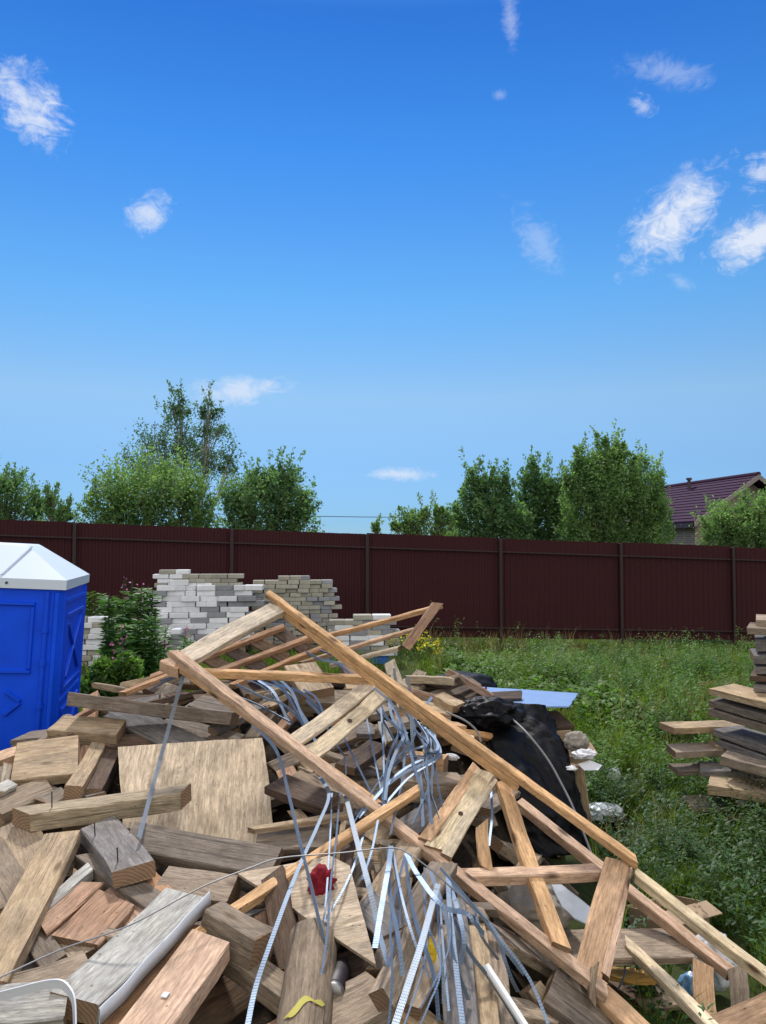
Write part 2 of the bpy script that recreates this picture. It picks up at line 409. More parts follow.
def plank(name, label, cat, a, b, w, t, mat, lift=.03, roll=0, nrm=None, parent=None, group=HEAP, log=False, chip=.005, **kw):
    seedc[0] += 1
    la, lb = lift if isinstance(lift, tuple) else (lift, lift)
    A, B = pt(a, la), pt(b, lb); L = (B - A).length
    g = log_geo(L, w / 2, seedc[0]) if log else plank_geo(L, w, t, seedc[0], chip=chip, **kw)
    me = mesh(name, *g, W[mat] if isinstance(mat, str) else mat, smooth=log)
    if isinstance(mat, str): endcaps(me)
    M = frame(A, B, t, roll, nrm)
    if parent: return part(name, me, parent, M)
    o = bpy.data.objects.new(name, me); col.objects.link(o); o.matrix_basis = M; PM[o.name] = M.copy()
    return tag(o, label, cat, group)
def nail_on(o, u, vpos, h=.05):
    """a nail standing in a board: u along length, vpos across"""
    zs = [p.co.z for p in o.data.vertices]; xs = [p.co.x for p in o.data.vertices]; ys = [p.co.y for p in o.data.vertices]
    x = min(xs) + u * (max(xs) - min(xs)); y = min(ys) + vpos * (max(ys) - min(ys)); z = max(zs)
    v, f = join([tube([(x, y, z - .01), (x + .003, y, z + h)], .0026, 6), tube([(x + .003, y, z + h), (x + .003, y, z + h + .002)], .0042, 8)])
    n = part('nail', mesh('nail', v, f, M_nail), o)
# ------------------------------------------------------------------ ground and fine debris
def heightsheet(name, xs, ys, fn, mat):
    v = [(x, y, fn(x, y)) for y in ys for x in xs]; nx = len(xs)
    f = [(j * nx + i, j * nx + i + 1, j * nx + nx + i + 1, j * nx + nx + i) for j in range(len(ys) - 1) for i in range(nx - 1)]
    return mesh(name, v, f, mat, True)
gx = np.concatenate([[-1500, -500, -150, -60, -30, -18], np.arange(-12, 14.01, .2), [18, 30, 60, 150, 500, 1500]])
gy = np.concatenate([[-300, -60, -15, -5], np.arange(-2, 18.01, .2), [21, 25, 30, 40, 60, 120, 300, 800, 2000]])
tag(obj('ground', heightsheet('ground', gx, gy, lambda x, y: ground(x, y) if abs(x) < 200 and y < 200 else 0.0, M_soil)), kind='structure')
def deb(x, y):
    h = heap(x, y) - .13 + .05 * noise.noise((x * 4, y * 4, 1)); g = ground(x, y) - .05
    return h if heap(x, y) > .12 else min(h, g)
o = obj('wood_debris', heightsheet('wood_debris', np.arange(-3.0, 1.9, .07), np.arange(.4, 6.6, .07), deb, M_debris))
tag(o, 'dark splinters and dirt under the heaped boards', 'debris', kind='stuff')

# ------------------------------------------------------------------ fence
fslope = .1953; fdir = Vector((1, fslope, 0)); flen = fdir.length; fdir.normalize()
def fpos(px):
    d = (13.2 + 6.48 * fslope) / (1 - fslope * (px - CX) / F); return (px - CX) / F * d, d
def ftop(px):      # height of the fence top read along its run
    X, d = fpos(px); y = 520 + .0366 * px; return EYE + ray(px, y).z * d
fang = math.atan(fslope)
fr = empty('metal_fence', (0, 13.2 + 6.48 * fslope, 0), Matrix.Translation((0, 13.2 + 6.48 * fslope, 0)) @ Matrix.Rotation(fang, 4, 'Z'))
tag(fr, 'maroon profiled metal sheet fence running behind the whole yard', 'fence')
def fs(px): return fpos(px)[0] * flen
posts = [fs(p) for p in (-100, 75, 232, 367, 500, 620, 732)]; posts = [posts[0] - 2.5] + posts + [posts[-1] + 2.5, posts[-1] + 5]
s0, s1 = fs(0), fs(766); z0, z1 = ftop(0), ftop(766)
fz = lambda s: z0 + (z1 - z0) * (s - s0) / (s1 - s0)
H = 1.9
for i in range(len(posts) - 1):
    a, b = posts[i], posts[i + 1]; v = []; f = []
    # trapezoid profile, pitch 115 mm
    s = a; pts = []
    while s < b - .001:
        for ds, dy in ((0, 0), (.03, 0), (.045, .013), (.095, .013), (.11, 0)):
            if s + ds < b: pts.append((s + ds, dy))
        s += .115
    pts.append((b, 0)); jz = random.uniform(-.012, .012)
    for (s, dy) in pts:
        t = fz(s) + jz + random.uniform(-.004, .004)
        v += [(s, .03 + dy, t - H), (s, .03 + dy, t), (s, .0307 + dy, t), (s, .0307 + dy, t - H)]
    for k in range(len(pts) - 1):
        q = k * 4
        f += [(q, q + 4, q + 5, q + 1), (q + 1, q + 5, q + 6, q + 2), (q + 2, q + 6, q + 7, q + 3), (q + 3, q + 7, q + 4, q)]
    part('panel', mesh('panel', v, f, M_fence), fr)
    for dz in (-.27, -1.72):
        za, zb = fz(a) + dz, fz(b) + dz
        vv = [(a + .032, -.012, za), (b - .032, -.012, zb), (b - .032, .028, zb), (a + .032, .028, za)]
        vv += [(x, y, z + .025) for x, y, z in vv]
        part('rail', mesh('rail', vv, [(3, 2, 1, 0), (4, 5, 6, 7), (0, 1, 5, 4), (1, 2, 6, 5), (2, 3, 7, 6), (3, 0, 4, 7)], M_post), fr)
for s in posts:
    t = fz(s)
    part('post', mesh('post', *bbox(s - .03, s + .03, -.045, .022, t - 2.5, t - .012, .004), M_post), fr)

# ------------------------------------------------------------------ power line
pl = [P(x, y, 27) for x, y in ((-160, 505), (60, 510), (330, 516.5), (480, 516.5), (700, 512), (980, 503))]
tag(obj('power_line', mesh('power_line', *tube(smoothpath(pl, 6), .012, 5), M_screw)), 'thin dark overhead cable crossing the sky just above the fence', 'cable')

# ------------------------------------------------------------------ house beyond the fence
Hr = empty('house', (11.1, 28, 0)); tag(Hr, 'house with plum tiled gable roof showing above the fence', 'house')
rd = Vector((-1.2, 7.3, 0)).normalized(); gd = Vector((rd.y, -rd.x, 0))   # ridge run, across the gable
E0 = Vector((11.05, 28, 2.72)); Rg = P(763, 474, 28); wd = (Rg - E0).dot(gd); LEN = 11
def hv(u, g, z): p = E0 + rd * u + gd * g; return Vector((p.x, p.y, z)) - Vector((11.1, 28, 0))
ze, zr = 2.72, Rg.z
up_n = 14
def slope(sg):
    v = []; f = []
    # stepped tile courses
    for k in range(up_n):
        g0, g1 = wd * k / up_n, wd * (k + 1) / up_n; za = ze + (zr - ze) * k / up_n; zb = ze + (zr - ze) * (k + 1) / up_n
        if sg < 0: g0, g1 = 2 * wd - g0, 2 * wd - g1
        b = len(v)
        v += [hv(-.25, g0, za - .02), hv(LEN, g0, za - .02), hv(LEN, g0, za + .045), hv(-.25, g0, za + .045), hv(LEN, g1, zb + .012), hv(-.25, g1, zb + .012)]
        f += [(b, b + 1, b + 2, b + 3), (b + 3, b + 2, b + 4, b + 5)]
    b = len(v); v += [hv(-.25, g1, zb - .06), hv(LEN, g1, zb - .06), hv(-.25, (0 if sg > 0 else 2 * wd), ze - .08), hv(LEN, (0 if sg > 0 else 2 * wd), ze - .08)]
    f += [(b, b + 1, b + 3, b + 2)]
    return v, f
rf = part('roof', mesh('roof', *join([slope(1), slope(-1)]), M_roof), Hr)
part('ridge_cap', mesh('ridge_cap', *tube([hv(-.27, wd, zr + .02), hv(LEN, wd, zr + .02)], .09, 8), M_roof), rf)
part('vent_pipe', mesh('vent_pipe', *join([tube([hv(3.6, wd * .83, zr - .35), hv(3.6, wd * .83, zr + .12)], .07, 8), tube([hv(3.6, wd * .83, zr + .12), hv(3.6, wd * .83, zr + .2)], .12, 8)]), M_steeldk), rf)
def barge(g0, z0_, g1, z1_, name):
    v = [hv(-.28, g0, z0_ - .17), hv(-.28, g1, z1_ - .17), hv(-.28, g1, z1_ + .01), hv(-.28, g0, z0_ + .01)]
    v += [p + (hv(-.25, 0, 0) - hv(-.28, 0, 0)) for p in v]
    part(name, mesh(name, v, [(0, 1, 2, 3), (7, 6, 5, 4), (0, 4, 5, 1), (1, 5, 6, 2), (2, 6, 7, 3), (3, 7, 4, 0)], M_barge), Hr)
barge(-.02, ze, wd, zr, 'bargeboard'); barge(2 * wd + .02, ze, wd, zr, 'bargeboard')
wl = [(.3, .35), (LEN - .3, .35), (LEN - .3, 2 * wd - .35), (.3, 2 * wd - .35)]
v = [hv(u, g, -.6) for u, g in wl] + [hv(u, g, ze + .05) for u, g in wl] + [hv(.3, wd, zr - .2), hv(LEN - .3, wd, zr - .2)]
part('wall', mesh('wall', v, [(0, 1, 5, 4), (2, 3, 7, 6), (1, 2, 6, 9, 5), (3, 0, 4, 8, 7)], M_hbrick), Hr)
part('eave_board', mesh('eave_board', [hv(-.2, -.03, ze - .2), hv(LEN, -.03, ze - .2), hv(LEN, -.03, ze - .03), hv(-.2, -.03, ze - .03), hv(-.2, .34, ze - .2), hv(LEN, .34, ze - .2)], [(0, 1, 2, 3), (0, 4, 5, 1)], M_steeldk), Hr)

# ------------------------------------------------------------------ portable toilet
th = R(13.4); Rm = Matrix.Rotation(th, 4, 'Z') @ Matrix.Rotation(R(3.0), 4, 'Y')
tgt = P(67, 588, 5.2); loc = tgt - (Rm @ Vector((.575, -.575, 2.0)))
PT = empty('portable_toilet', loc, Matrix.Translation(loc) @ Rm)
tag(PT, 'blue plastic portable toilet cabin with white hipped roof', 'portable toilet')
b = .012
body = part('body', mesh('body', *bbox(-.55, .55, -.55, .55, 0.1, 2.0, .02), M_blue), PT)
part('skid_base', mesh('skid_base', *bbox(-.58, .58, -.58, .58, -.05, .1, .02), M_bluedk), PT)
# roof: eave box, hip, flat top
e, tp = .57, .25
def ring(h, z): return [(-h, -h, z), (h, -h, z), (h, h, z), (-h, h, z)]
v = ring(e, 1.985) + ring(e, 2.05) + ring(e - .012, 2.058) + ring(tp, 2.265) + ring(tp - .02, 2.275)
f = [(3, 2, 1, 0)] + [(k * 4 + i, k * 4 + (i + 1) % 4, k * 4 + 4 + (i + 1) % 4, k * 4 + 4 + i) for k in range(4) for i in range(4)] + [(16, 17, 18, 19)]
rf = part('roof', mesh('roof', v, f, M_roofw), PT)
sv = []
for xx in (-.28, 0.16): sv.append(tube([(xx + .12, -tp - .02, 2.258), (xx, -e + .02, 2.068)], .008, 5))
part('roof_seam', mesh('roof_seam', *join(sv), M_roofw), rf)
for xx in (-.1, .2): part('screw', mesh('screw', *tube([(xx, -e - .006, 2.02), (xx, -e + .01, 2.02)], .009, 8), M_screw), rf)
def bars(segs, w=.03, d=.018, y=-.55, axis='front'):
    out = []
    for (xa, za, xb, zb) in segs:
        dx, dz = xb - xa, zb - za; L = math.hypot(dx, dz); dx /= L; dz /= L; nx, nz = -dz * w / 2, dx * w / 2
        bx, bz = nx * .55, nz * .55
        lo = [(xa + nx, za + nz), (xb + nx, zb + nz), (xb - nx, zb - nz), (xa - nx, za - nz)]
        hi = [(xa + bx + dx * .006, za + bz + dz * .006), (xb + bx - dx * .006, zb + bz - dz * .006), (xb - bx - dx * .006, zb - bz - dz * .006), (xa - bx + dx * .006, za - bz + dz * .006)]
        vv = [(x, y, z) for x, z in lo] + [(x, y - d, z) for x, z in hi]
        if axis == 'side': vv = [(-yy, x, z) for x, yy, z in vv]
        out.append((vv, [(0, 1, 2, 3), (7, 6, 5, 4), (0, 4, 5, 1), (1, 5, 6, 2), (2, 6, 7, 3), (3, 7, 4, 0)]))
    return join(out)
def rect(x0, x1, z0, z1): return [(x0 - .015, z0, x1 + .015, z0), (x1, z0 + .016, x1, z1 - .016), (x1 + .015, z1, x0 - .015, z1), (x0, z1 - .016, x0, z0 + .016)]
part('door_panel', mesh('door_panel', *bars(rect(-.37, .37, 1.44, 1.885)), M_bluedk), body)
ocx, ocz, orx = 0, 1.675, .155
part('vent_cover', mesh('vent_cover', *prism([(ocx + orx * math.cos(R(22.5 + 45 * k)), ocz + orx * .62 * math.sin(R(22.5 + 45 * k))) for k in range(8)], -.572, -.552), M_bluedk), body)
part('lower_panel', mesh('lower_panel', *bars(rect(-.16, .16, .3, 1.2)), M_bluedk), body)
for s in (1, -1):
    part('chevron', mesh('chevron', *bars([(s * .24, 1.315, s * .335, 1.245), (s * .335, 1.24, s * .24, 1.155)], .03, .02), M_bluedk), body)
    part('chevron', mesh('chevron', *bars([(s * .06, 1.40, s * .16, 1.315), (s * .16, 1.31, s * .06, 1.235)], .03, .02), M_bluedk), body)
hinge = [tube([(.455, -.558, .2), (.455, -.558, 1.97)], .016, 10)]
for z in (.5, .9, 1.2, 1.48, 1.7): hinge.append(tube([(.455, -.558, z), (.455, -.558, z + .035)], .023, 10))
part('hinge', mesh('hinge', *join(hinge), M_bluedk), body)
part('corner_rib', mesh('corner_rib', *bars([(.515, .15, .515, 1.97)], .04, .014), M_blue), body)
seg = rect(-.36, .36, 1.3, 1.8) + [(-.3, 1.36, .3, 1.74), (-.3, 1.74, -.02, 1.565), (.02, 1.535, .3, 1.36)] + rect(-.36, .36, .35, 1.15) + [(-.3, .42, .3, 1.08)]
part('side_panel', mesh('side_panel', *bars(seg, .035, .02, -.55, 'side'), M_bluedk), body)
part('side_rib', mesh('side_rib', *bars([(-.5, .15, -.5, 1.97), (.5, .15, .5, 1.97), (-.46, 1.9, .46, 1.9), (-.46, 1.22, .46, 1.22)], .04, .014, -.55, 'side'), M_blue), body)

# ------------------------------------------------------------------ brick stacks
def brick_mesh(name, lx, ly, lz, mat): return mesh(name, *bbox(-lx / 2, lx / 2, -ly / 2, ly / 2, 0, lz, .005), mat)
def stack(px, py_base, d, yaw, cols, top, mats, dims, gname, names, jit=.012, protr=.03, stepback=0.0, base=None, course0=0, mess=False):
    """bricks laid in stretcher courses, local x along the front"""
    O = base if base is not None else P(px, py_base, d)
    lx, ly, lz = dims; r = random.Random(int(px * 7 + d)); T = Matrix.Translation(O) @ Matrix.Rotation(R(yaw), 4, 'Z')
    protos = {m: [brick_mesh('brick', lx * q_, ly, lz, m) for q_ in (1, .82, .55)] for m in set(mats)}
    k = course0
    for k in range(course0, 40):
        done = True
        W_ = cols * (lx + .006); xe = r.uniform(-.03, .03) + (k % 2) * lx * .3
        while xe < W_:
            q_ = r.choice((0, 0, 0, 2) if mess else (0, 0, 0, 0, 1)); bl = lx * (1, .82, .55)[q_]
            x = xe + bl / 2; xe += bl + .005
            if k >= top(min(1, max(0, x / W_)), r): continue
            done = False
            m = mats[r.randrange(len(mats))]
            y = ly / 2 + stepback * k + r.uniform(-protr, protr)
            M = T @ Matrix.Translation((x + r.uniform(-jit, jit), y, k * (lz + .003))) @ Matrix.Rotation(r.uniform(-.03, .03) * (2.5 if mess else 1), 4, 'Z')
            o = obj('brick', protos[m][q_], M)
            shade = {'white_brick': 'whitish', 'grey_brick': 'grey', 'sandy_brick': 'sandy grey'}[m.name]
            row = 'bottom courses' if k < 5 else ('middle courses' if k < 10 else 'upper courses')
            tag(o, f'{shade} brick in the {row} of {names}', 'brick', gname)
        if done: break
    return T
def pallet(name, label, T, lx, ly, mat):
    root = empty(name, (0, 0, 0), T); tag(root, label, 'pallet', 'pallets under the brick stacks')
    nb = int(lx / .16)
    for i in range(nb): part('board', mesh('board', *bbox(i * lx / nb, i * lx / nb + lx / nb - .03, 0, ly, .1, .122), mat), root)
    for y in (0, ly / 2 - .05, ly - .1): part('bearer', mesh('bearer', *bbox(0.001, lx - .031, y, y + .1, 0, .098), mat), root)
    return root
def at_ground(px, d, dz=0):
    p = P(px, 600, d); p.z = ground(p.x, p.y) + dz; return p
W0, G0, S0 = M_white, M_greyb, M_sandb
b1 = at_ground(141, 12.2); pallet('pallet', 'weathered pallet under the untidy whitish brick stack', Matrix.Translation(b1) @ Matrix.Rotation(R(5), 4, 'Z'), 1.65, .9, W['grey'])
st = lambda u, r: 11 - (1 if u < .15 else 0) + (1 if .3 < u < .42 else 0)
stack(145, 0, 12.2, 5, 5.5, st, [W0, W0, W0, G0, W0, G0], (.29, .24, .082), 'bricks in the whitish stack', 'the untidy whitish stack beside the fireweed', .012, .05, .022, b1 + Vector((0, 0, .125)), 0, True)
tp = b1 + Vector((0.09, .36, .125 + .045)); 
stack(146, 0, 12.4, 5, 5, lambda u, r: 15 + (1 if u < .45 else 0), [S0, S0, S0, W0], (.25, .22, .068), 'sandy bricks behind the whitish stack', 'the sandy stack just behind the whitish one', .006, .01, 0, tp, 11)
b2 = at_ground(252, 13.0); pallet('pallet', 'weathered pallet under the neat tall sandy brick stack', Matrix.Translation(b2) @ Matrix.Rotation(R(9), 4, 'Z'), 1.42, .9, W['grey'])
stack(250, 0, 12.7, 9, 7, lambda u, r: 15 + (1 if .3 < u < .7 else 0) - (1 if u > .95 else 0), [S0, S0, S0, G0], (.185, .25, .068), 'bricks in the neat sandy stack', 'the neat sandy stack behind the truss', .012, .035, 0, b2 + Vector((0, 0, .125)))
b3 = at_ground(331, 11.9); pallet('pallet', 'blue painted pallet under the low brick stack', Matrix.Translation(b3) @ Matrix.Rotation(R(4), 4, 'Z'), .92, .8, M_palblue)
stack(328, 0, 11.9, 4, 3, lambda u, r: 7 + (1 if u > .4 else 0), [W0, W0, G0, S0], (.28, .24, .075), 'bricks on the blue pallet', 'the low stack on the blue pallet', .01, .025, 0, b3 + Vector((0, 0, .125)))
b4 = at_ground(70, 11.2)
stack(70, 0, 11.2, 3, 3, lambda u, r: 9 if u < .8 else 8, [W0, S0, W0, S0], (.25, .22, .075), 'bricks between toilet and fireweed', 'the pale stack between blue toilet and fireweed', .012, .03, 0, b4)
fb = brick_mesh('brick', .25, .12, .068, W0)
for (px, py, d, rz, ry, lab) in ((155, 633, 11.75, 10, -28, 'topmost whitish brick tipped askew before the untidy stack'), (163, 641, 11.7, 8, -22, 'lower whitish brick tipped askew before the untidy stack')):
    o = obj('brick', fb, Matrix.Translation(P(px, py, d)) @ Matrix.Rotation(R(rz), 4, 'Z') @ Matrix.Rotation(R(ry), 4, 'Y')); tag(o, lab, 'brick', 'tipped bricks')
stack(146, 0, 11.75, 5, 2, lambda u, r: 6, [G0, W0, G0], (.25, .24, .075), 'grey bricks before the whitish stack', 'the low grey stub under the tipped bricks', .012, .02, 0, at_ground(146, 11.75))
# ------------------------------------------------------------------ the heap: pieces one can tell apart
B_ = lambda *a, **k: plank('board', *a, **k)
q = lambda label, a, b, w, t, mat, **k: plank(k.pop('name', 'board'), label, k.pop('cat', 'board'), a, b, w, t, mat, **k)
# back edge, by the toilet
q('long pale grey beam lying across the top edge of the heap beside the toilet', (78, 693), (236, 712), .13, .07, 'grey', name='beam', cat='beam', lift=(.2, .17), roll=-32)
q('bluish grey wide board sloping down below the long grey beam', (116, 709), (196, 748), .15, .035, 'blue', lift=(.06, .05), roll=8)
q('thick tan block with dark cracks near the toilet corner', (57, 723), (120, 727), .15, .075, 'tan', name='block', cat='block', lift=.09, chip=.01)
q('dark bark covered slab behind the cracked tan block', (112, 740), (152, 742), .11, .05, 'brown', name='slab', cat='slab', lift=.03)
q('short grey block touching the toilet wall', (20, 736), (48, 733), .11, .08, 'grey', name='block', cat='block', lift=.06)
q('round grey weathered log leaning against the toilet', (38, 742), (68, 714), .085, .085, 'grey', name='log', cat='log', lift=.06, log=True)
q('orange tan board poking from the frame edge below the toilet', (-14, 760), (28, 746), .09, .06, 'fresh', lift=.04)
q('wide flat tan board offcut with a knot, below the toilet', (14, 761), (78, 753), .30, .055, 'tan', lift=.10, roll=4)
q('grey underlying board beneath the wide flat tan offcut', (-12, 775), (30, 768), .12, .04, 'grey', lift=.02)
q('short upright tan post beside the wide flat offcut', (99, 742), (73, 786), .075, .09, 'tan', name='post', cat='post', lift=(.03, .10), roll=-8)
q('rust brown short post next to the upright tan one', (113, 745), (93, 789), .08, .08, 'brown', name='post', cat='post', lift=(.0, .05), roll=-8)
q('silvery splintered board under the nailed light plank', (-6, 806), (46, 786), .16, .05, 'grey', lift=.05, chip=.02)
q('small whitish chip at the frame edge by splintered board', (-8, 792), (12, 782), .08, .02, 'white', name='chip', cat='chip', lift=.08, chip=.02)
q('small grey wedge behind the nail of the light plank', (42, 800), (62, 792), .09, .03, 'grey', name='wedge', cat='wedge', lift=.05, chip=.02)
p9 = q('light plank with slanted end and a nail, lying on the plywood', (20, 811), (185, 788), .10, .075, 'pale', name='plank', cat='plank', lift=(.12, .12), roll=-12, skew=.05)
nail_on(p9, .22, .45, .06)
p11 = q('greyish blue plank with two nails below the light plank', (98, 822), (134, 866), .15, .06, 'blue', name='plank', cat='plank', lift=(.07, .12), roll=-6)
nail_on(p11, .85, .25, .05); nail_on(p11, .3, .2, .05)
q('long grey brown board under the plywood sheet', (128, 833), (276, 860), .14, .045, 'grey', lift=(.09, .09), roll=4)
p13 = q('long light tan plank with worn surface at the frame edge', (63, 832), (-16, 980), .13, .055, 'tan', name='plank', cat='plank', lift=(.10, .12), roll=-4)
q('grey tan board lying beneath the long worn plank', (14, 822), (42, 902), .16, .04, 'tan', lift=.04, roll=5)
q('greyer board beside the frame edge under the worn plank', (-14, 842), (16, 902), .13, .04, 'grey', lift=.03)
q('long grey brown board passing under the two nail plank', (88, 853), (168, 908), .09, .05, 'grey', lift=.05, roll=-10)
q('narrow pale grey batten between worn plank and orange ended board', (90, 866), (44, 906), .05, .04, 'white', name='batten', cat='batten', lift=.06)
q('brown board with orange end beside the narrow batten', (94, 882), (42, 928), .07, .06, 'red', lift=.06, roll=-10)
q('wide reddish sawn board with a knot', (116, 897), (74, 940), .17, .045, 'red', lift=.05, roll=0)
q('reddish board split from the knotted reddish one', (112, 886), (146, 922), .12, .04, 'red', lift=.035)
q('brown board end jutting below the long grey brown board', (160, 878), (232, 888), .12, .07, 'tan', lift=.05, roll=6)
q('short tan end piece beside the brown board end', (143, 872), (168, 898), .08, .04, 'red', lift=.04)
wp = q('white washed plank partly wrapped in white plastic film', (186, 892), (74, 998), .135, .07, 'white', name='plank', cat='plank', lift=(.15, .17), roll=-8)
v, f = [], []
A, B = hit(209, 895, .15), hit(99, 1014, .16)
for i in range(25):
    p = A.lerp(B, i / 24) + Vector((.002 * math.sin(i * .7), .0015 * math.cos(i * 1.1), .002 * math.sin(i * .6)))
    for dx, dz in ((0, .012), (.003, .012), (.006, -.03), (.002, -.03)): v.append(p + Vector((dx, 0, dz)))
for i in range(24):
    for k in range(4): f.append((i * 4 + k, i * 4 + (k + 1) % 4, i * 4 + 4 + (k + 1) % 4, i * 4 + 4 + k))
fm = mesh('plastic_film', v, f, M_film, True)
part('plastic_film', fm, wp, Matrix.Identity(4))
q('reddish orange board lying beside the film wrapped plank', (196, 926), (96, 1020), .14, .05, 'red', lift=.06)
tp_ = q('broad tan plank with a white flake, at the bottom edge', (210, 936), (138, 1034), .145, .06, 'fresh', name='plank', cat='plank', lift=(.13, .14), roll=4)
xs = [p.co.z for p in tp_.data.vertices]
part('paint_flake', mesh('paint_flake', *prism([(-.014, .03), (.008, .03), (.007, .032), (-.01, .0325)], -.012, .006), M_paper), tp_, PM[tp_.name] @ Matrix.Translation((.06, 0, max(xs) - .031)))
wb = q('white painted beam with a plastic strap looped over its end', (-14, 1005), (66, 998), .11, .06, 'white', name='beam', cat='beam', lift=(.17, .17), roll=10)
q('curved tan slab with bark edge behind the white beam', (-10, 990), (88, 962), .10, .04, 'tan', name='slab', cat='slab', lift=.09, warp=.03)
q('small grey board under the reddish boards', (28, 924), (54, 962), .08, .04, 'grey', lift=.04)
q('small grey tan board beside the knotted reddish board', (54, 926), (84, 954), .08, .04, 'tan', lift=.03)
q('long fresh yellow stick lying across the middle of the heap', (198, 931), (420, 786), .038, .034, 'fresh', name='stick', cat='stick', lift=(.10, .16))
q('brown board with orange worn patch beside the tan plank', (196, 922), (290, 990), .09, .06, 'grey', lift=.05, roll=-14)
q('thick square beam with cracked end grain', (214, 905), (266, 934), .11, .11, 'grey', name='beam', cat='beam', lift=.13, roll=-24)
q('dark grey brown post standing among the boards', (272, 872), (292, 968), .085, .09, 'brown', name='post', cat='post', lift=(.12, .03), roll=18)
lg = q('pale grey round log with yellow paint mark', (312, 918), (298, 1040), .15, .15, 'grey', name='log', cat='log', lift=(.12, .14), log=True)
v_, f_ = [], []; sd_ = seedc[0]
for i in range(25):
    u = i / 24; x0 = .16 - .075 * u + .012 * math.sin(9 * u); a0 = R(-35 + 80 * u); hw = .0055 * (.4 + abs(math.sin(7 * u + .5))) * (1 if .08 < u < .95 else .3)
    for k in range(4):
        x = x0 + (k / 3 - .5) * 2 * hw; a_ = a0 + (k / 3 - .5) * .25
        rr = .075 * (1 + .10 * noise.noise((x * 3, math.cos(a_) * 1.5 + sd_, math.sin(a_) * 1.5))) + .0022
        v_.append((x, -rr * math.sin(a_) * -1, rr * math.cos(a_)))
for i in range(24):
    for k in range(3): f_.append((i * 4 + k, i * 4 + k + 1, i * 4 + k + 5, i * 4 + k + 4))
part('paint_mark', mesh('paint_mark', v_, f_, M_paint), lg)
v = [hit(237, 872, .08), hit(329, 856, .13), hit(350, 868, .12), hit(376, 962, .09), hit(290, 908, .07)]
def sheet(name, label, cat, corners, t, mat, group=None, wob=.006, grain=False):
    n = Vector((0, 0, 0)); c = sum(corners, Vector()) / len(corners)
    for i in range(len(corners)): n += (corners[i] - c).cross(corners[(i + 1) % len(corners)] - c)
    n.normalize()
    if n.z < 0: n = -n
    x = (corners[1] - corners[0]).normalized(); x = (x - n * x.dot(n)).normalized(); y = n.cross(x)
    if grain: x, y = y, -x
    M = Matrix(((x.x, y.x, n.x, c.x), (x.y, y.y, n.y, c.y), (x.z, y.z, n.z, c.z), (0, 0, 0, 1))); Mi = M.inverted()
    import bmesh
    bm = bmesh.new(); pl_ = [(Mi @ p) for p in corners]
    bm.faces.new([bm.verts.new((p.x, p.y, 0)) for p in pl_])
    bmesh.ops.triangulate(bm, faces=bm.faces[:])
    for _ in range(4):
        es = [e for e in bm.edges if e.calc_length() > .09]
        if not es: break
        bmesh.ops.subdivide_edges(bm, edges=es, cuts=1, use_grid_fill=True)
        bmesh.ops.triangulate(bm, faces=bm.faces[:])
    for vv in bm.verts: vv.co.z += wob * noise.noise((vv.co.x * 6, vv.co.y * 6, 4)) ; vv.co.x += .006 * noise.noise((vv.co.x * 30, vv.co.y * 30, 1)); vv.co.y += .006 * noise.noise((vv.co.x * 30, vv.co.y * 30, 2))
    top = bm.faces[:]
    ex = bmesh.ops.extrude_face_region(bm, geom=top)
    for gg in ex['geom']:
        if isinstance(gg, bmesh.types.BMVert): gg.co.z -= t
    bmesh.ops.recalc_face_normals(bm, faces=bm.faces[:])
    me = bpy.data.meshes.new(name); bm.to_mesh(me); bm.free(); me.materials.append(W[mat] if isinstance(mat, str) else mat)
    o = obj(name, me, M); return tag(o, label, cat, group)
sheet('plywood_sheet', 'light plywood sheet with broken edge under the red cloth', 'plywood', v, .014, 'ply', HEAP)
sheet('plywood_sheet', 'big stained plywood sheet with ragged edge leaning on the heap', 'plywood', [P(119, 751, 3.80), P(200, 740, 3.82), P(262, 734, 3.84), P(268, 775, 3.66), P(273, 825, 3.42), P(262, 846, 3.33), P(190, 840, 3.34), P(122, 824, 3.38)], .014, 'ply', HEAP, grain=True)
q('broad tan board with nail holes at the bottom edge', (312, 1024), (384, 986), .15, .05, 'tan', lift=.05)
q('tan batten tip pointing down beside the dark hollow', (404, 928), (376, 990), .06, .06, 'tan', name='batten', cat='batten', lift=(.08, .14), roll=35)
q('grey plank standing below the truss among the steel straps', (451, 898), (462, 1040), .10, .04, 'blue', name='plank', cat='plank', lift=(.03, .12), roll=8)
q('tan upright board beside the grey plank under the truss', (476, 924), (490, 1040), .065, .04, 'tan', lift=(.05, .12))
q('second tan upright board under the truss, darker and closer to the pipe', (494, 928), (508, 1040), .055, .04, 'tan', lift=(.04, .10))
q('long grey plank slanting under the steel straps', (384, 968), (444, 862), .10, .04, 'grey', name='plank', cat='plank', lift=.05)
q('brownish grey plank beside the long slanting one', (372, 905), (412, 842), .10, .04, 'tan', name='plank', cat='plank', lift=.04)
q('wide olive tan board in the lower heap below the straps', (398, 1000), (444, 925), .14, .04, 'tan', lift=.04)
q('grey board flat under the crossing of two wide straps', (362, 900), (396, 930), .13, .04, 'blue', lift=.06)
o = obj('pipe', mesh('pipe', *tube([hit(486, 966, .16), hit(530, 1034, .2)], .012, 10), M_pvc)); tag(o, 'thin white plastic pipe among straps at the bottom', 'pipe')
q('tan short board standing behind the truss struts', (482, 823), (487, 868), .05, .03, 'fresh', lift=(.2, .1), nrm=Vector((0, -1, .2)))
q('grey tan wide plank beneath the lower truss chord', (502, 934), (566, 974), .13, .04, 'grey', name='plank', cat='plank', lift=.08)
q('broad grey tan plank with wood chips at the bottom edge', (552, 984), (640, 1052), .17, .06, 'grey', name='plank', cat='plank', lift=.14)
q('wide grey brown board lying flat behind the truss post', (520, 946, 3.05), (684, 942, 3.2), .2, .03, 'tan', roll=-12)
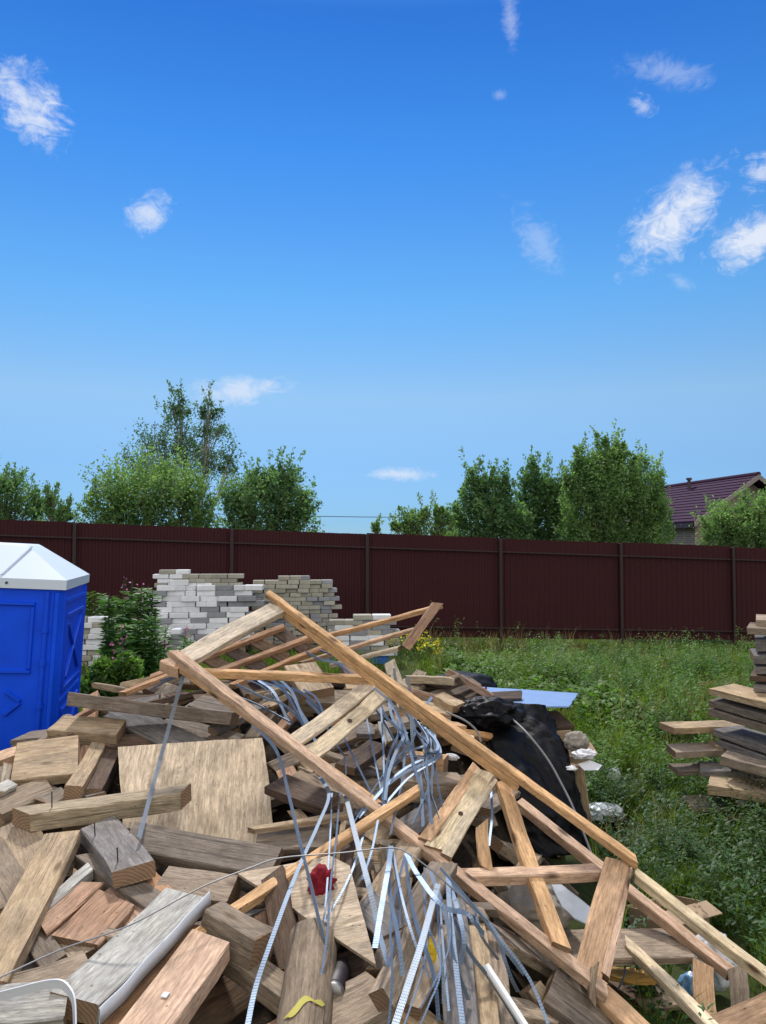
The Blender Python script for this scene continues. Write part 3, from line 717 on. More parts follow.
q('short thick offcut low under the bottom chord', (500, 1000), (548, 1012), .11, .07, 'tan', name='offcut', cat='offcut', lift=.05)
q('tan offcut piece beside the steel strap tails', (535, 985), (560, 1018), .08, .05, 'tan', name='offcut', cat='offcut', lift=.06)
q('narrow brown slat under the orange foam', (610, 978), (660, 1012), .05, .03, 'brown', name='slat', cat='slat', lift=.04)
q('pale curved slat lying by the grass edge', (640, 1004), (690, 1000), .05, .025, 'tan', name='slat', cat='slat', lift=.05)
q('grey slat leaning behind the pale broken stick', (648, 960), (668, 1000), .05, .03, 'grey', name='slat', cat='slat', lift=.05)
q('pale broken stick with splintered tip running to the frame corner', (627, 941), (722, 1034), .042, .04, 'cream', name='stick', cat='stick', lift=(.30, .25), chip=.03)
# around the top of the heap, behind the truss
q('upper thick tan block lying between the truss chords', (300, 664), (318, 690), .19, .055, 'tan', name='block', cat='block', lift=(.16, .12), roll=0)
q('lower thick block under the upper one between the truss chords', (292, 692), (352, 697), .15, .075, 'grey', name='block', cat='block', lift=(.07, .07))
q('wide grey board with pointed end by the sheet metal', (408, 690, 5.0), (456, 694, 4.95), .14, .05, 'grey', lift=.14)
q('thick grey tan board end jutting toward the black film', (396, 702, 4.5), (452, 710, 4.45), .13, .055, 'tan', roll=-6)
q('thin brown plank lying on the metal sheet', (432, 699, 4.9), (522, 694, 5.0), .10, .02, 'brown', name='plank', cat='plank', lift=.18)
q('orange block end sticking out below the upper truss chord', (408, 752), (446, 757), .08, .08, 'fresh', name='block', cat='block', lift=.14, roll=-15)
q('wide tan block under the orange block end', (396, 775), (462, 778), .12, .10, 'tan', name='block', cat='block', lift=.12, roll=-10)
q('thin orange slat below the thick board end', (444, 722), (462, 724), .04, .02, 'fresh', name='slat', cat='slat', lift=.12)
q('pale slat beside the cable on the heap top', (444, 729), (474, 736), .035, .02, 'cream', name='slat', cat='slat', lift=.12)
q('brown board shelving behind the diagonal double brace', (466, 745), (512, 762), .13, .05, 'tan', lift=.10)
q('grey diamond board below the double brace', (476, 806), (508, 788), .14, .03, 'grey', lift=.08)
q('thin rusty batten along the back slope beside grey beam', (76, 716), (112, 698), .03, .03, 'red', name='batten', cat='batten', lift=.04)
q('thin brown batten rising toward the truss corner', (122, 692), (184, 668), .035, .03, 'red', name='batten', cat='batten', lift=(.06, .12))
q('weathered board in shade under the truss end', (196, 700), (262, 712), .14, .04, 'grey', lift=.06)
q('broad grey board below the long grey beam end', (160, 722), (236, 742), .16, .04, 'grey', lift=.03)
q('grey batten sticking from the top behind the plywood', (212, 728), (262, 705), .06, .04, 'blue', name='batten', cat='batten', lift=.08)
q('brown board in the hollow between truss and plywood', (276, 780), (330, 800), .13, .04, 'brown', lift=.08)
q('thin brown stick lying left of the strap crossing', (251, 828), (352, 812), .028, .025, 'tan', name='stick', cat='stick', lift=.10)
q('wide grey board below the thin brown stick', (256, 840), (330, 836), .13, .03, 'grey', lift=.05)
q('short brown stick with rough end under the thin straps', (345, 872), (352, 826), .05, .04, 'brown', name='stick', cat='stick', lift=.07)
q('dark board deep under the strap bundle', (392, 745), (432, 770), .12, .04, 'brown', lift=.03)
q('grey tapering board pointing down beside the strap bundle', (382, 722), (390, 742), .05, .03, 'white', lift=.08, chip=.02)
q('grey slab in the hollow below the square strut', (356, 728), (372, 728), .10, .03, 'blue', lift=.05)
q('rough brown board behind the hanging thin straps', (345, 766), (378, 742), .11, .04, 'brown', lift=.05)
q('grey board behind the lower diagonal boards', (402, 830), (446, 800), .12, .03, 'blue', lift=.05)
q('square pale batten end by the strut and tarp', (520, 870), (548, 842), .05, .04, 'tan', name='batten', cat='batten', lift=.08)
q('light block with chips behind the long strut', (497, 838), (520, 856), .08, .05, 'tan', name='block', cat='block', lift=.08)

# random smaller pieces that fill the heap under and between those
cols_ = {'tan': 'tan', 'grey': 'grey', 'blue': 'bluish grey', 'red': 'reddish', 'brown': 'dark brown', 'pale': 'pale', 'fresh': 'fresh yellow'}
protoM = {}
for i, (L, w, t) in enumerate([(.22, .09, .04), (.34, .10, .045), (.42, .13, .035), (.6, .08, .04), (.3, .05, .045), (.16, .11, .05), (.5, .04, .035), (.7, .09, .035)]):
    protoM[i] = (plank_geo(L, w, t, 900 + i, chip=.012), L)
pm = {}
rf_ = random.Random(11)
n_fill = 0
while n_fill < 292:
    X = rf_.uniform(-2.35, 1.15); Y = rf_.uniform(1.45, 5.5)
    h = heap(X, Y)
    if h < .15 or abs(X) > Y * .54 + .15: continue
    if X < -1.55 and Y > 4.6: continue
    pr_ = Vector((X, Y, h)) - CAM; dd_ = pr_.dot(FW); ppx = CX + F * pr_.x / dd_; ppy = CY - F * pr_.dot(UP) / dd_
    if 112 < ppx < 285 and 722 < ppy < 862: continue
    k = rf_.choice([0, 0, 1, 2, 3, 4, 4, 5, 5, 6, 6, 7]); c = rf_.choice(['tan', 'tan', 'grey', 'grey', 'tan', 'blue', 'red', 'brown', 'brown', 'pale'])
    if (k, c) not in pm: pm[(k, c)] = endcaps(mesh('offcut', *protoM[k][0], W[c]))
    e_ = .03; sx = (heap(X + e_, Y) - heap(X - e_, Y)) / (2 * e_); sy = (heap(X, Y + e_) - heap(X, Y - e_)) / (2 * e_)
    sx = max(-.9, min(.9, sx)); sy = max(-.9, min(.9, sy))
    nrm = Vector((-sx + rf_.uniform(-.35, .35), -sy + rf_.uniform(-.35, .35), 1)).normalized()
    yaw = rf_.uniform(0, math.pi * 2); a = Vector((math.cos(yaw), math.sin(yaw), 0)); a = (a - nrm * a.dot(nrm)).normalized(); y = nrm.cross(a)
    z = h - (rf_.uniform(.0, .09) if k in (0, 4, 5, 6) else rf_.uniform(.04, .13))
    M = Matrix(((a.x, y.x, nrm.x, X), (a.y, y.y, nrm.y, Y), (a.z, y.z, nrm.z, z), (0, 0, 0, 1)))
    o = obj('offcut', pm[(k, c)], M)
    size = ['short', 'middling', 'wide', 'long thin', 'narrow', 'stubby', 'slim', 'long'][k]
    where = 'by the toilet' if X < -1.2 and Y > 3.3 else ('near the bottom edge' if Y < 2.6 else ('under the steel straps' if X > -.35 and Y < 4 else ('at the top behind the truss' if Y > 4 else 'among the loose planks')))
    tag(o, f'{size} {cols_[c]} offcut half buried {where}', 'offcut', 'small offcuts filling the heap'); n_fill += 1
# ------------------------------------------------------------------ roof truss lying over the heap
A0, A1, A2 = P(268, 594, 4.3), P(637, 862, 3.1), P(775, 968, 2.78)
B0, B1 = P(174, 650, 3.7), P(655, 1030, 2.6)
tn = (A1 - A0).cross(B0 - A0).normalized()
if tn.z < 0: tn = -tn
TR = empty('wooden_truss', hit(430, 900, 0)); tag(TR, 'fresh spruce roof truss lying aslant over the heap', 'truss')
def tp(name, a, b, w, t, mat, dn=0, roll=0, nrm=None, **k):
    seedc[0] += 1; up_ = 130 * dn if dn else 0
    A, Bb = P(a[0], a[1] - up_, a[2]), P(b[0], b[1] - up_, b[2])
    A = A - tn * dn; Bb = Bb - tn * dn
    me = endcaps(mesh(name, *plank_geo((Bb - A).length, w, t, seedc[0], **k), W[mat]))
    return part(name, me, TR, frame(A, Bb, t, roll, nrm or tn))
def lerpd(p, q_, x):   # depth on the line p-q at picture column x
    u = (x - p[0]) / (q_[0] - p[0]); return 1 / ((1 - u) / p[2] + u / q_[2])
a0, a1 = (268, 594, 4.3), (637, 862, 3.1); b0, b1 = (174, 650, 3.7), (655, 1030, 2.6)
dA = lambda x: lerpd(a0, a1, x); dB = lambda x: lerpd(b0, b1, x)
tp('chord', (a0[0], a0[1] - 3, a0[2]), (a1[0], a1[1] - 3, a1[2]), .038, .036, 'fresh', 0)
tp('chord', (281, 606, lerpd(a0, a1, 281)), (520, 780, lerpd(a0, a1, 520)), .034, .04, 'fresh', .0375)
tp('chord', b0, (608, 990, 2.72), .046, .04, 'fresh', 0)
tp('chord', (180, 660, 3.68), (380, 800, 3.2), .036, .045, 'fresh', .042)
tp('chord', (590, 972, 2.80), (665, 1042, 2.6), .08, .04, 'fresh', .047)
tp('end_piece', (186, 655, 3.72), (280, 605, 4.22), .105, .035, 'cream', .046)
tp('end_block', (170, 656, 3.72), (184, 662, 3.69), .085, .06, 'fresh', .05)
tp('strut', (196, 668, 3.72), (374, 676, 4.0), .042, .04, 'fresh', .03, roll=-18)
tp('brace', (372, 682, 3.98), (296, 738, 3.45), .075, .022, 'cream', .046)
br = tp('brace', (386, 690, 3.94), (312, 752, 3.42), .08, .022, 'cream', .046)
kn = [tube([(.0, 0, .009), (.0, 0, .0118)], .012, 8)]
part('bolt_hole', mesh('bolt_hole', *join(kn), M_nail), br)
tp('brace', (480, 764, 3.55), (428, 836, 3.05), .05, .04, 'fresh', .052)
br = tp('brace', (489, 770, 3.52), (437, 845, 3.03), .078, .022, 'cream', .046)
part('bolt_hole', mesh('bolt_hole', *tube([(.04, 0.01, .009), (.04, .01, .0118)], .011, 8), M_nail), br)
tp('brace', (497, 776, 3.5), (450, 852, 3.0), .045, .022, 'cream', .056)
tp('strut', (456, 871, 3.0), (602, 866, 3.12), .058, .045, 'fresh', .03, roll=-15)
tp('brace', (506, 778, 3.48), (566, 942, 2.78), .062, .04, 'fresh', .046)
tp('post', (622, 858, 3.12), (593, 968, 2.76), .095, .035, 'fresh', .046, roll=8)
tp('post', (633, 866, 3.12), (610, 972, 2.74), .03, .06, 'fresh', .05, roll=8)
tp('splice', (600, 962, 2.74), (597, 1000, 2.68), .022, .03, 'grey', .045)
# thinner members beyond the post, second lower rail
tp('rail', (640, 868, 3.1), (790, 982, 2.7), .045, .04, 'cream', .05)
tp('rail', (520, 800, 3.75), (735, 972, 3.05), .05, .045, 'fresh', 0)
tp('end_piece', (704, 962, 3.06), (708, 1016, 2.92), .075, .03, 'fresh', 0, nrm=Vector((-.2, -1, .25)))
tp('end_piece', (738, 966, 3.0), (742, 1012, 2.9), .065, .03, 'tan', 0, nrm=Vector((-.2, -1, .25)))
tp('bottom_rail', (712, 1030, 2.72), (800, 990, 2.72), .085, .045, 'fresh', 0)

# thin slatted frame standing behind the truss
LF = empty('slatted_frame', hit(320, 655, 0)); tag(LF, 'thin slatted wooden frame sticking up behind the truss', 'frame')
def lf(name, a, b, w, t, mat, nrm=Vector((0, -.6, 1)), root=LF):
    seedc[0] += 1; A, Bb = P(*a), P(*b)
    return part(name, endcaps(mesh(name, *plank_geo((Bb - A).length, w, t, seedc[0]), W[mat])), root, frame(A, Bb, t, 0, nrm))
lf('rail', (440, 604, 5.0), (286, 644, 5.15), .022, .035, 'fresh')
lf('rail', (416, 627, 4.95), (300, 662, 4.95), .02, .03, 'fresh')
lf('rail', (400, 646, 4.9), (330, 664, 4.9), .02, .03, 'cream')
lf('end_piece', (438, 603, 4.98), (406, 648, 4.88), .06, .025, 'red', Vector((.3, -1, .35)))
L2 = empty('lattice_frame', hit(230, 665, 0)); tag(L2, 'reddish lattice panel lying on edge under the truss corner', 'frame')
lf('rail', (284, 625, 4.9), (150, 676, 4.75), .035, .035, 'red', Vector((0, -.7, 1)), L2)
lf('rail', (314, 634, 4.85), (190, 680, 4.65), .035, .035, 'red', Vector((0, -.7, 1)), L2)
lf('rail', (340, 640, 4.8), (232, 684, 4.55), .03, .035, 'red', Vector((0, -.7, 1)), L2)
for a, b_ in (((276, 629, 4.93), (306, 650, 4.8)), ((252, 638, 4.9), (286, 658, 4.75)), ((228, 647, 4.88), (264, 668, 4.7)), ((206, 656, 4.85), (246, 678, 4.65)), ((300, 624, 4.95), (330, 644, 4.85))):
    lf('slat', a, b_, .085, .02, 'brown', Vector((0, -.7, 1)), L2)

# ------------------------------------------------------------------ steel straps
def strap(label, pts, w=.02, mat=None, twist=0, dz=None, smooth=6, group='steel straps tangled in the truss', name='metal_strap', th=.0012, grow=0):
    """pts: (x, y, lift above heap) or (x, y, lift, depth)"""
    Q = []
    for p in pts:
        if len(p) == 4: Q.append(P(p[0], p[1], p[3]))
        else: Q.append(hit(p[0], p[1], p[2]))
    Q = smoothpath(Q, smooth); m = len(Q); v = []; w *= (.64 if w < .024 else .56) if group else 1; f = []; uv = []; s = 0
    for i, p in enumerate(Q):
        t = (Q[min(i + 1, m - 1)] - Q[max(i - 1, 0)]).normalized()
        if i: s += (Q[i] - Q[i - 1]).length
        n0 = (CAM - p).normalized() if i == 0 else nn
        n0 = (n0 - t * n0.dot(t)).normalized(); nn = n0
        nx = Matrix.Rotation(R(twist + grow * i / m), 3, t) @ n0; y = nx.cross(t)
        v += [p - y * w / 2 - nx * th / 2, p + y * w / 2 - nx * th / 2, p + y * w / 2 + nx * th / 2, p - y * w / 2 + nx * th / 2]
        uv.append(s)
    for i in range(m - 1):
        for k in range(4): f.append((i * 4 + k, i * 4 + (k + 1) % 4, i * 4 + 4 + (k + 1) % 4, i * 4 + 4 + k))
    f += [(3, 2, 1, 0), tuple(range(m * 4 - 4, m * 4))]
    me = mesh(name, v, f, mat or M_strap, False)
    ul = me.uv_layers.new(name='UVMap')
    for poly in me.polygons:
        for li in poly.loop_indices:
            vi = me.loops[li].vertex_index; ul.data[li].uv = (uv[vi // 4], 1.0 if vi % 4 in (1, 2) else 0.0)
    o = obj(name, me); c = Q[m // 2]
    for vv in me.vertices: vv.co -= c
    o.location = c; tag(o, label, 'strap', group); return o
S = strap
S('wide bright perforated strap lying alone across the light nailed plank', [(186, 672, .3, 3.75), (182, 680, .3, 3.7), (160, 760, .2, 3.55), (139, 838, .14)], .034, M_strap3, 8)
S('bundle strap running from the truss corner toward the toilet, upper one', [(160, 681, .1, 4.1), (176, 676, .1, 3.95), (190, 670, .1, 3.9)], .02, M_strap2, 30)
S('bundle strap running from the truss corner toward the toilet, lower one', [(150, 690, .1, 4.1), (172, 679, .1, 4.0), (192, 676, .1, 3.9)], .02, M_strap2, 40)
S('long strap passing in front of the plywood edge down to the black bottle', [(252, 724, .1, 3.62), (262, 733, .1, 3.56), (278, 754, .2, 3.42), (290, 800, .2), (299, 838, .2), (310, 882, .17), (320, 924, .14), (332, 972, .05)], .027, None, 5, grow=20)
S('long strap curving from under the chord down to the bottom edge', [(320, 777, .1), (329, 795, .18), (318, 825, .2), (303, 858, .18), (288, 895, .2), (268, 950, .18), (255, 990, .16), (246, 1034, .17)], .027, None, -10, grow=-15)
S('broad bright strap crossing the long wire in mid heap', [(344, 790, .1), (348, 805, .16), (358, 845, .2), (368, 882, .2), (377, 920, .15)], .032, M_strap3, 5)
S('pale blue broad strap ending in a square cut above the hollow', [(391, 846, .12), (390, 856, .18), (388, 870, .22), (381, 910, .22), (375, 948, .22)], .030, M_strap2, 6)
S('strap tail emerging below the square cut strap', [(374, 914, .12), (384, 950, .12), (398, 992, .1)], .028, None, 12)
S('kinked strap ending in a flat tab under the lower chord', [(406, 853, .2), (416, 872, .22), (434, 897, .24), (448, 909, .24), (466, 913, .24), (474, 922, .24), (484, 934, .2)], .028, M_strap2, -14)
S('bright broad strap sweeping down to the bottom edge from the knot', [(438, 884, .2), (432, 905, .24), (421, 945, .26), (408, 985, .26), (392, 1034, .26)], .032, M_strap3, 10)
S('thin strap curling beside the bright sweeping one', [(434, 895, .15), (428, 940, .16), (420, 978, .16), (402, 1032, .18)], .010, M_strap2, 40)
S('thin strap arching to the bottom edge under the yellow scrap', [(437, 900, .18), (439, 940, .2), (440, 975, .22), (430, 1002, .2), (416, 1034, .2)], .010, M_strap2, 30)
S('long broad strap running straight down the grey plank', [(448, 876, .15), (449, 900, .18), (453, 940, .2), (458, 985, .2), (464, 1036, .2)], .028, None, -12)
S('thin straight strap hanging before the yellow scrap', [(440, 905, .2), (444, 955, .2), (449, 1011, .2)], .010, M_strap2, 20)
S('thin hooked strap bending back beside the grey plank', [(450, 910, .2), (450, 940, .22), (445, 960, .22), (433, 985, .2), (420, 1008, .16)], .009, M_strap2, 35)
S('dark strap curving right to the white pipe', [(455, 920, .15), (468, 950, .15), (492, 982, .15), (522, 1030, .16)], .022, M_strap2, 45)
S('slim strap leaving the lower chord toward the bottom edge, upper one', [(440, 868, .2), (462, 892, .22), (486, 922, .22), (502, 946, .22), (524, 975, .22)], .014, M_strap2, 20)
S('slim strap leaving the lower chord toward the bottom edge, lower one', [(452, 885, .2), (480, 912, .2), (503, 942, .22), (530, 980, .22), (552, 1034, .2)], .016, M_strap2, -10)
S('flat strap tail ending beside the tan upright boards', [(500, 945, .15), (510, 975, .14), (518, 992, .12)], .02, M_strap2, 30)
S('narrow strap bent like a knee left of the pale blue one', [(389, 845, .1), (396, 875, .12), (400, 908, .12), (397, 930, .12), (391, 958, .12)], .011, M_strap2, 25)
S('thin strap dropping past the yellow stick, first of two', [(332, 793, .12), (330, 840, .14), (326, 900, .14), (322, 930, .1)], .010, M_strap2, 15)
S('thin strap dropping past the yellow stick, second of two', [(340, 791, .12), (336, 840, .15), (331, 880, .16), (327, 935, .14), (319, 990, .1)], .011, M_strap2, -25)
S('thin strap slanting behind the red cloth', [(367, 822, .1), (356, 860, .12), (342, 892, .12), (318, 930, .1), (298, 956, .08)], .013, None, 20)
S('strap standing up above the upper chord', [(394, 668, .35, 3.98), (397, 690, .3, 3.98), (401, 710, .2, 3.98)], .022, M_strap2, 15)
S('taller strap standing up through the upper chord', [(408, 676, .3, 3.84), (411, 700, .3, 3.84), (411, 716, .3, 3.84), (413, 750, .2, 3.74), (415, 790, .2, 3.55), (415, 828, .15, 3.45)], .027, M_strap, 8)
S('bent strap tip lying over the grey board by the sheet metal', [(432, 697, .22), (424, 708, .2), (420, 716, .15)], .028, M_strap2, 10)
S('hanging strap right of the tallest one', [(412, 726, .15), (424, 744, .18), (427, 770, .18), (429, 800, .15), (432, 824, .12)], .02, M_strap2, 10)
S('rightmost hanging strap under the upper chord', [(426, 729, .15), (433, 755, .16), (438, 785, .14), (442, 806, .1)], .016, M_strap2, 35)
S('long strap twisting down through the middle of the bundle', [(374, 688, .2, 3.95), (392, 704, .2, 3.85), (404, 728, .2), (412, 758, .2), (420, 785, .18), (430, 810, .12)], .024, M_strap2, -12, grow=40)
S('strap leaning left from the bundle, first of a crossed pair', [(407, 732, .18), (396, 752, .2), (389, 772, .2), (385, 800, .16)], .022, M_strap, 10)
S('strap leaning left from the bundle, second of a crossed pair', [(399, 734, .16), (391, 750, .17), (386, 770, .18), (383, 806, .14)], .02, M_strap2, -18)
S('vertical strap in the middle of the hanging bundle', [(381, 708, .2), (383, 740, .18), (384, 775, .16), (384, 806, .12)], .014, M_strap2, 20)
S('thin vertical strap left of the hanging bundle', [(366, 714, .15), (373, 750, .15), (383, 800, .12)], .012, M_strap2, 15)
S('thin slanting strap between the square strut and chord', [(342, 734, .15), (356, 762, .15), (373, 796, .12)], .013, M_strap2, 25)
S('slim strap bent over the lower chord top', [(333, 741, .1), (344, 756, .16), (346, 775, .15)], .012, M_strap2, 25)
S('thick strap falling between truss chords, left one', [(264, 675, .2), (282, 688, .2), (296, 712, .18), (308, 736, .15)], .028, M_strap2, 10, grow=20)
S('thick strap falling between truss chords, middle one', [(276, 676, .2), (292, 692, .2), (302, 716, .18), (316, 742, .14)], .024, M_strap2, -10)
S('thick strap falling between truss chords, right one', [(306, 700, .15), (318, 712, .16), (326, 726, .14)], .024, M_strap, 15)
S('strap lying nearly flat from the truss corner to the blocks', [(236, 684, .2), (262, 697, .2), (284, 705, .18), (306, 726, .15)], .02, M_strap2, 25)
S('slack strap lying below the nearly flat one', [(226, 692, .15), (256, 704, .16), (290, 722, .15)], .016, M_strap2, 40)
S('strap looping behind the upper thick block', [(306, 652, .2), (322, 660, .22), (342, 664, .2), (366, 676, .15)], .024, M_strap2, 20)
S('second strap looping behind the upper thick block', [(314, 648, .2), (336, 656, .22), (362, 664, .2), (388, 688, .15)], .02, M_strap2, 45)
S('third strap looping behind the upper thick block', [(326, 658, .18), (346, 670, .2), (366, 690, .15)], .018, M_strap, 10)
S('strap crossing behind the lower block to the bundle', [(352, 690, .15), (368, 700, .18), (384, 722, .16), (398, 748, .12)], .022, M_strap2, 20)
S('short bright strap between lower chord and diagonal boards', [(378, 820, .15), (372, 850, .15), (362, 880, .12)], .014, M_strap2, 25)
S('strap hanging below the double brace, near the fresh short board', [(491, 790, .2), (492, 815, .2), (489, 846, .15)], .016, M_strap2, 10)
S('strap hooked under the rail beside the broken stick', [(614, 935, .25), (622, 955, .25), (625, 972, .22), (618, 990, .16)], .014, M_strap2, 20)
# plastic strap loop over the white beam
S('soft white plastic strap looped over the white beam end', [(-16, 1000, .2), (16, 992, .21), (44, 985, .215), (60, 984, .215), (69, 991, .21), (74, 1004, .2), (75, 1036, .17)], .026, M_film, 35, group=None, name='plastic_strap', th=.004)

rs = random.Random(5)
for i in range(30):       # the rest of the tangle
    u = rs.random(); w_ = rs.choice((.012, .016, .022, .026)); m_ = M_strap if rs.random() < .4 else M_strap2
    if i < 16:
        x0 = 378 + 58 * u; y0 = 690 + 46 * u; xe = rs.uniform(345, 445); ye = rs.uniform(770, 835)
        pts = [(x0, y0, .1), (x0 + rs.uniform(0, 14), y0 + 22, .17), ((x0 + xe) / 2 + rs.uniform(-4, 16), (y0 + ye) / 2, .17), (xe, ye, rs.uniform(.06, .14))]; where = 'between the two truss chords'
    elif i < 24:
        x0 = 380 + 70 * u; y0 = 842 + 40 * u; xe = x0 + rs.uniform(-40, 60); ye = rs.uniform(950, 1036)
        pts = [(x0, y0, .1), ((x0 * 2 + xe) / 3 + rs.uniform(-8, 8), y0 + (ye - y0) * .35, .2), ((x0 + xe * 2) / 3 + rs.uniform(-8, 8), y0 + (ye - y0) * .7, .2), (xe, ye, .14)]; where = 'below the lower truss chord'
    else:
        x0 = 236 + 70 * u; y0 = 676 + 14 * u; xe = x0 + rs.uniform(20, 60); ye = y0 + rs.uniform(30, 60)
        pts = [(x0, y0, .14), (x0 + (xe - x0) * .5, y0 + 12, .18), (xe, ye, .1)]; where = 'beside the square strut of the truss'
    S(('broad' if w_ > .02 else 'thin') + (' perforated' if m_ is M_strap else ' plain') + ' strap lost in the tangle ' + where, pts, w_, m_, rs.uniform(-50, 50), grow=rs.uniform(-40, 40))

def cable(label, pts, r, mat, cat='cable', name='cable', group=None):
    Q = [P(p[0], p[1], p[3]) if len(p) == 4 else hit(*p) for p in pts]
    return tag(obj(name, mesh(name, *tube(smoothpath(Q, 8), r, 6), mat, True)), label, cat, group)
cable('long slack steel wire stretched over the heap from the frame edge', [(-14, 984, .2), (60, 950, .2), (130, 925, .22), (200, 888, .24), (250, 868, .25), (281, 858, .26), (340, 853, .27), (392, 848, .27), (412, 856, .26), (436, 874, .24), (470, 905, .22), (520, 950, .2)], .0026, M_wire, 'wire', 'wire')
cable('dark grey cable running down over the black plastic film', [(496, 706, .15), (522, 728, .15, 4.25), (546, 757, .15, 4.1), (562, 785, .15, 4.0), (575, 812, .15, 3.9), (590, 850, .12, 3.8), (600, 880, .1, 3.7)], .006, M_cable)
cable('thin grey cable arching beside the thick board end', [(446, 712, .15), (464, 720, .16), (476, 730, .17), (481, 742, .15)], .006, M_cable)

# ------------------------------------------------------------------ crumpled things
def crumple(name, label, cat, loc, size, mat, amp=.25, freq=2.2, seed=0, sub=4, group=None, rot=0, floor=None, ridge=True):
    import bmesh
    bm = bmesh.new(); bmesh.ops.create_icosphere(bm, subdivisions=sub, radius=1)
    for v in bm.verts:
        p = v.co.copy(); n = 0; a = 1; fr = freq
        for o_ in range(4):
            q_ = noise.noise(p * fr + Vector((seed, seed * 2.3, 0)))
            n += a * ((.4 - abs(q_) * 1.5) if ridge else q_); a *= .5; fr *= 2.1
        v.co = p * (1 + amp * n)
        v.co = Vector((v.co.x * size[0], v.co.y * size[1], v.co.z * size[2]))
        if floor is not None and v.co.z < floor: v.co.z = floor + (v.co.z - floor) * .05
    me = bpy.data.meshes.new(name); bm.to_mesh(me); bm.free(); me.materials.append(mat)
    if sub >= 4 and True: me.polygons.foreach_set('use_smooth', [True] * len(me.polygons))
    o = obj(name, me, Matrix.Translation(loc) @ Matrix.Rotation(R(rot), 4, 'Z')); return tag(o, label, cat, group)
# black film: draped sheet over the flank of the heap
def drape(name, label, cat, outline, depth, mat, amp=.06, nu=46, nv=46, thick=.02, seed=0):
    """closed cloth: rows follow the outline (left edge, right edge), bulging towards the yard"""
    v = []; f = []
    for j in range(nv + 1):
        t = j / nv
        l = interp(outline[0], t); r_ = interp(outline[1], t)
        for i in range(nu + 1):
            u = i / nu; p = l.lerp(r_, u)
            b = math.sin(math.pi * u) ** .7 * math.sin(math.pi * min(1, t * .9 + .08)) ** .6
            nz = 0; a = 1; fr = 2.2
            for _ in range(5):
                nz += a * (.35 - abs(noise.noise((p.x * fr + seed, p.z * fr * .8 + u, p.y * fr)))); a *= .55; fr *= 2
            v.append(p + Vector((.55, -.75, .25)) * (depth * b + amp * nz))
    n = len(v); back = [p + Vector((-.25, .6, -.1)) * thick for p in v]
    w = nu + 1
    for j in range(nv):
        for i in range(nu):
            q_ = j * w + i; f.append((q_, q_ + w, q_ + w + 1, q_ + 1)); f.append((n + q_, n + q_ + 1, n + q_ + w + 1, n + q_ + w))
    bd = [i for i in range(nu)] + [j * w + nu for j in range(nv)] + [nv * w + i for i in range(nu, 0, -1)] + [j * w for j in range(nv, 0, -1)]
    for k in range(len(bd)): f.append((bd[k], bd[(k + 1) % len(bd)], n + bd[(k + 1) % len(bd)], n + bd[k]))
    return tag(obj(name, mesh(name, v + back, f, mat, True)), label, cat)
def interp(pts, t):
    pts = [Vector(p) for p in pts]; x = t * (len(pts) - 1); i = min(int(x), len(pts) - 2); return pts[i].lerp(pts[i + 1], x - i)
drape('black_tarp', 'crumpled black plastic film draped down the flank of the heap', 'plastic film',
      ([P(464, 702, 4.75), P(474, 725, 4.55), P(486, 750, 4.35), P(502, 790, 4.1), P(518, 826, 4.0), P(545, 858, 3.9)],
       [P(540, 706, 4.7), P(548, 722, 4.7), P(566, 752, 4.55), P(572, 786, 4.45), P(578, 820, 4.4), P(582, 846, 4.4)]), .10, M_black, .15, nu=60, nv=60, thick=.03)
crumple('black_bundle', 'rolled bundle of black plastic film under the metal sheet', 'plastic film', P(486, 714, 4.5), (.19, .13, .085), M_black, .35, 1.6, 3, 5)
crumple('black_bundle', 'dark rubber heap lying behind the metal sheet', 'rubber sheet', P(464, 684, 6.0), (.24, .2, .09), M_black, .2, 1.3, 5, 4)
ms = sheet('metal_sheet', 'blue grey flat metal sheet lying across the back of the heap', 'metal sheet', [P(426, 703, 4.75), P(569, 708, 4.75), P(578, 692, 5.35), P(424, 684, 5.75)], .008, M_sheet, None, wob=.004)
# support under the sheet's free end
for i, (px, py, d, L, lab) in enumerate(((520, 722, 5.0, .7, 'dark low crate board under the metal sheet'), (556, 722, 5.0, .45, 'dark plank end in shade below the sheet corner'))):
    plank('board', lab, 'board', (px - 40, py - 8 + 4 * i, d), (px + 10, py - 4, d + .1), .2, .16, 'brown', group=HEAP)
# cardboard and rubbish beside the film
plank('board', 'upright tan cardboard edged board beside the black film', 'board', (577, 766, 4.35), (586, 826, 4.4), .07, .03, 'tan', nrm=Vector((-.3, -1, .1)), group=HEAP)
def carton(name, label, loc, sx, sy, sz, rz, tilt, mat):
    root = empty(name, loc, Matrix.Translation(loc) @ Matrix.Rotation(R(rz), 4, 'Z') @ Matrix.Rotation(R(tilt), 4, 'X')); tag(root, label, 'cardboard box')
    w = .006; vv = [box(-sx, sx, -sy, -sy + w, 0, sz), box(-sx, sx, sy - w, sy, 0, sz), box(-sx, -sx + w, -sy + w, sy - w, 0, sz), box(sx - w, sx, -sy + w, sy - w, 0, sz), box(-sx + w, sx - w, -sy + w, sy - w, 0, w)]
    part('box_wall', mesh('box_wall', *join(vv), mat), root)
    for s in (-1, 1):
        M = PM[root.name] @ Matrix.Translation((0, s * sy, sz)) @ Matrix.Rotation(R(-s * 38 - 12), 4, 'X')
        part('flap', mesh('flap', *box(-sx, sx, min(0, s * sy * .9), max(0, s * sy * .9), 0.001, .007), mat), root, M)
    return root
carton('cardboard_box', 'crushed cardboard box with paper rubbish on top', P(563, 764, 4.7), .11, .10, .16, 20, 8, M_card)
crumple('waste_paper', 'crumpled grey brown paper on the crushed box', 'paper', P(576, 742, 4.5), (.06, .05, .05), M_sack, .6, 1.2, 8, 4)
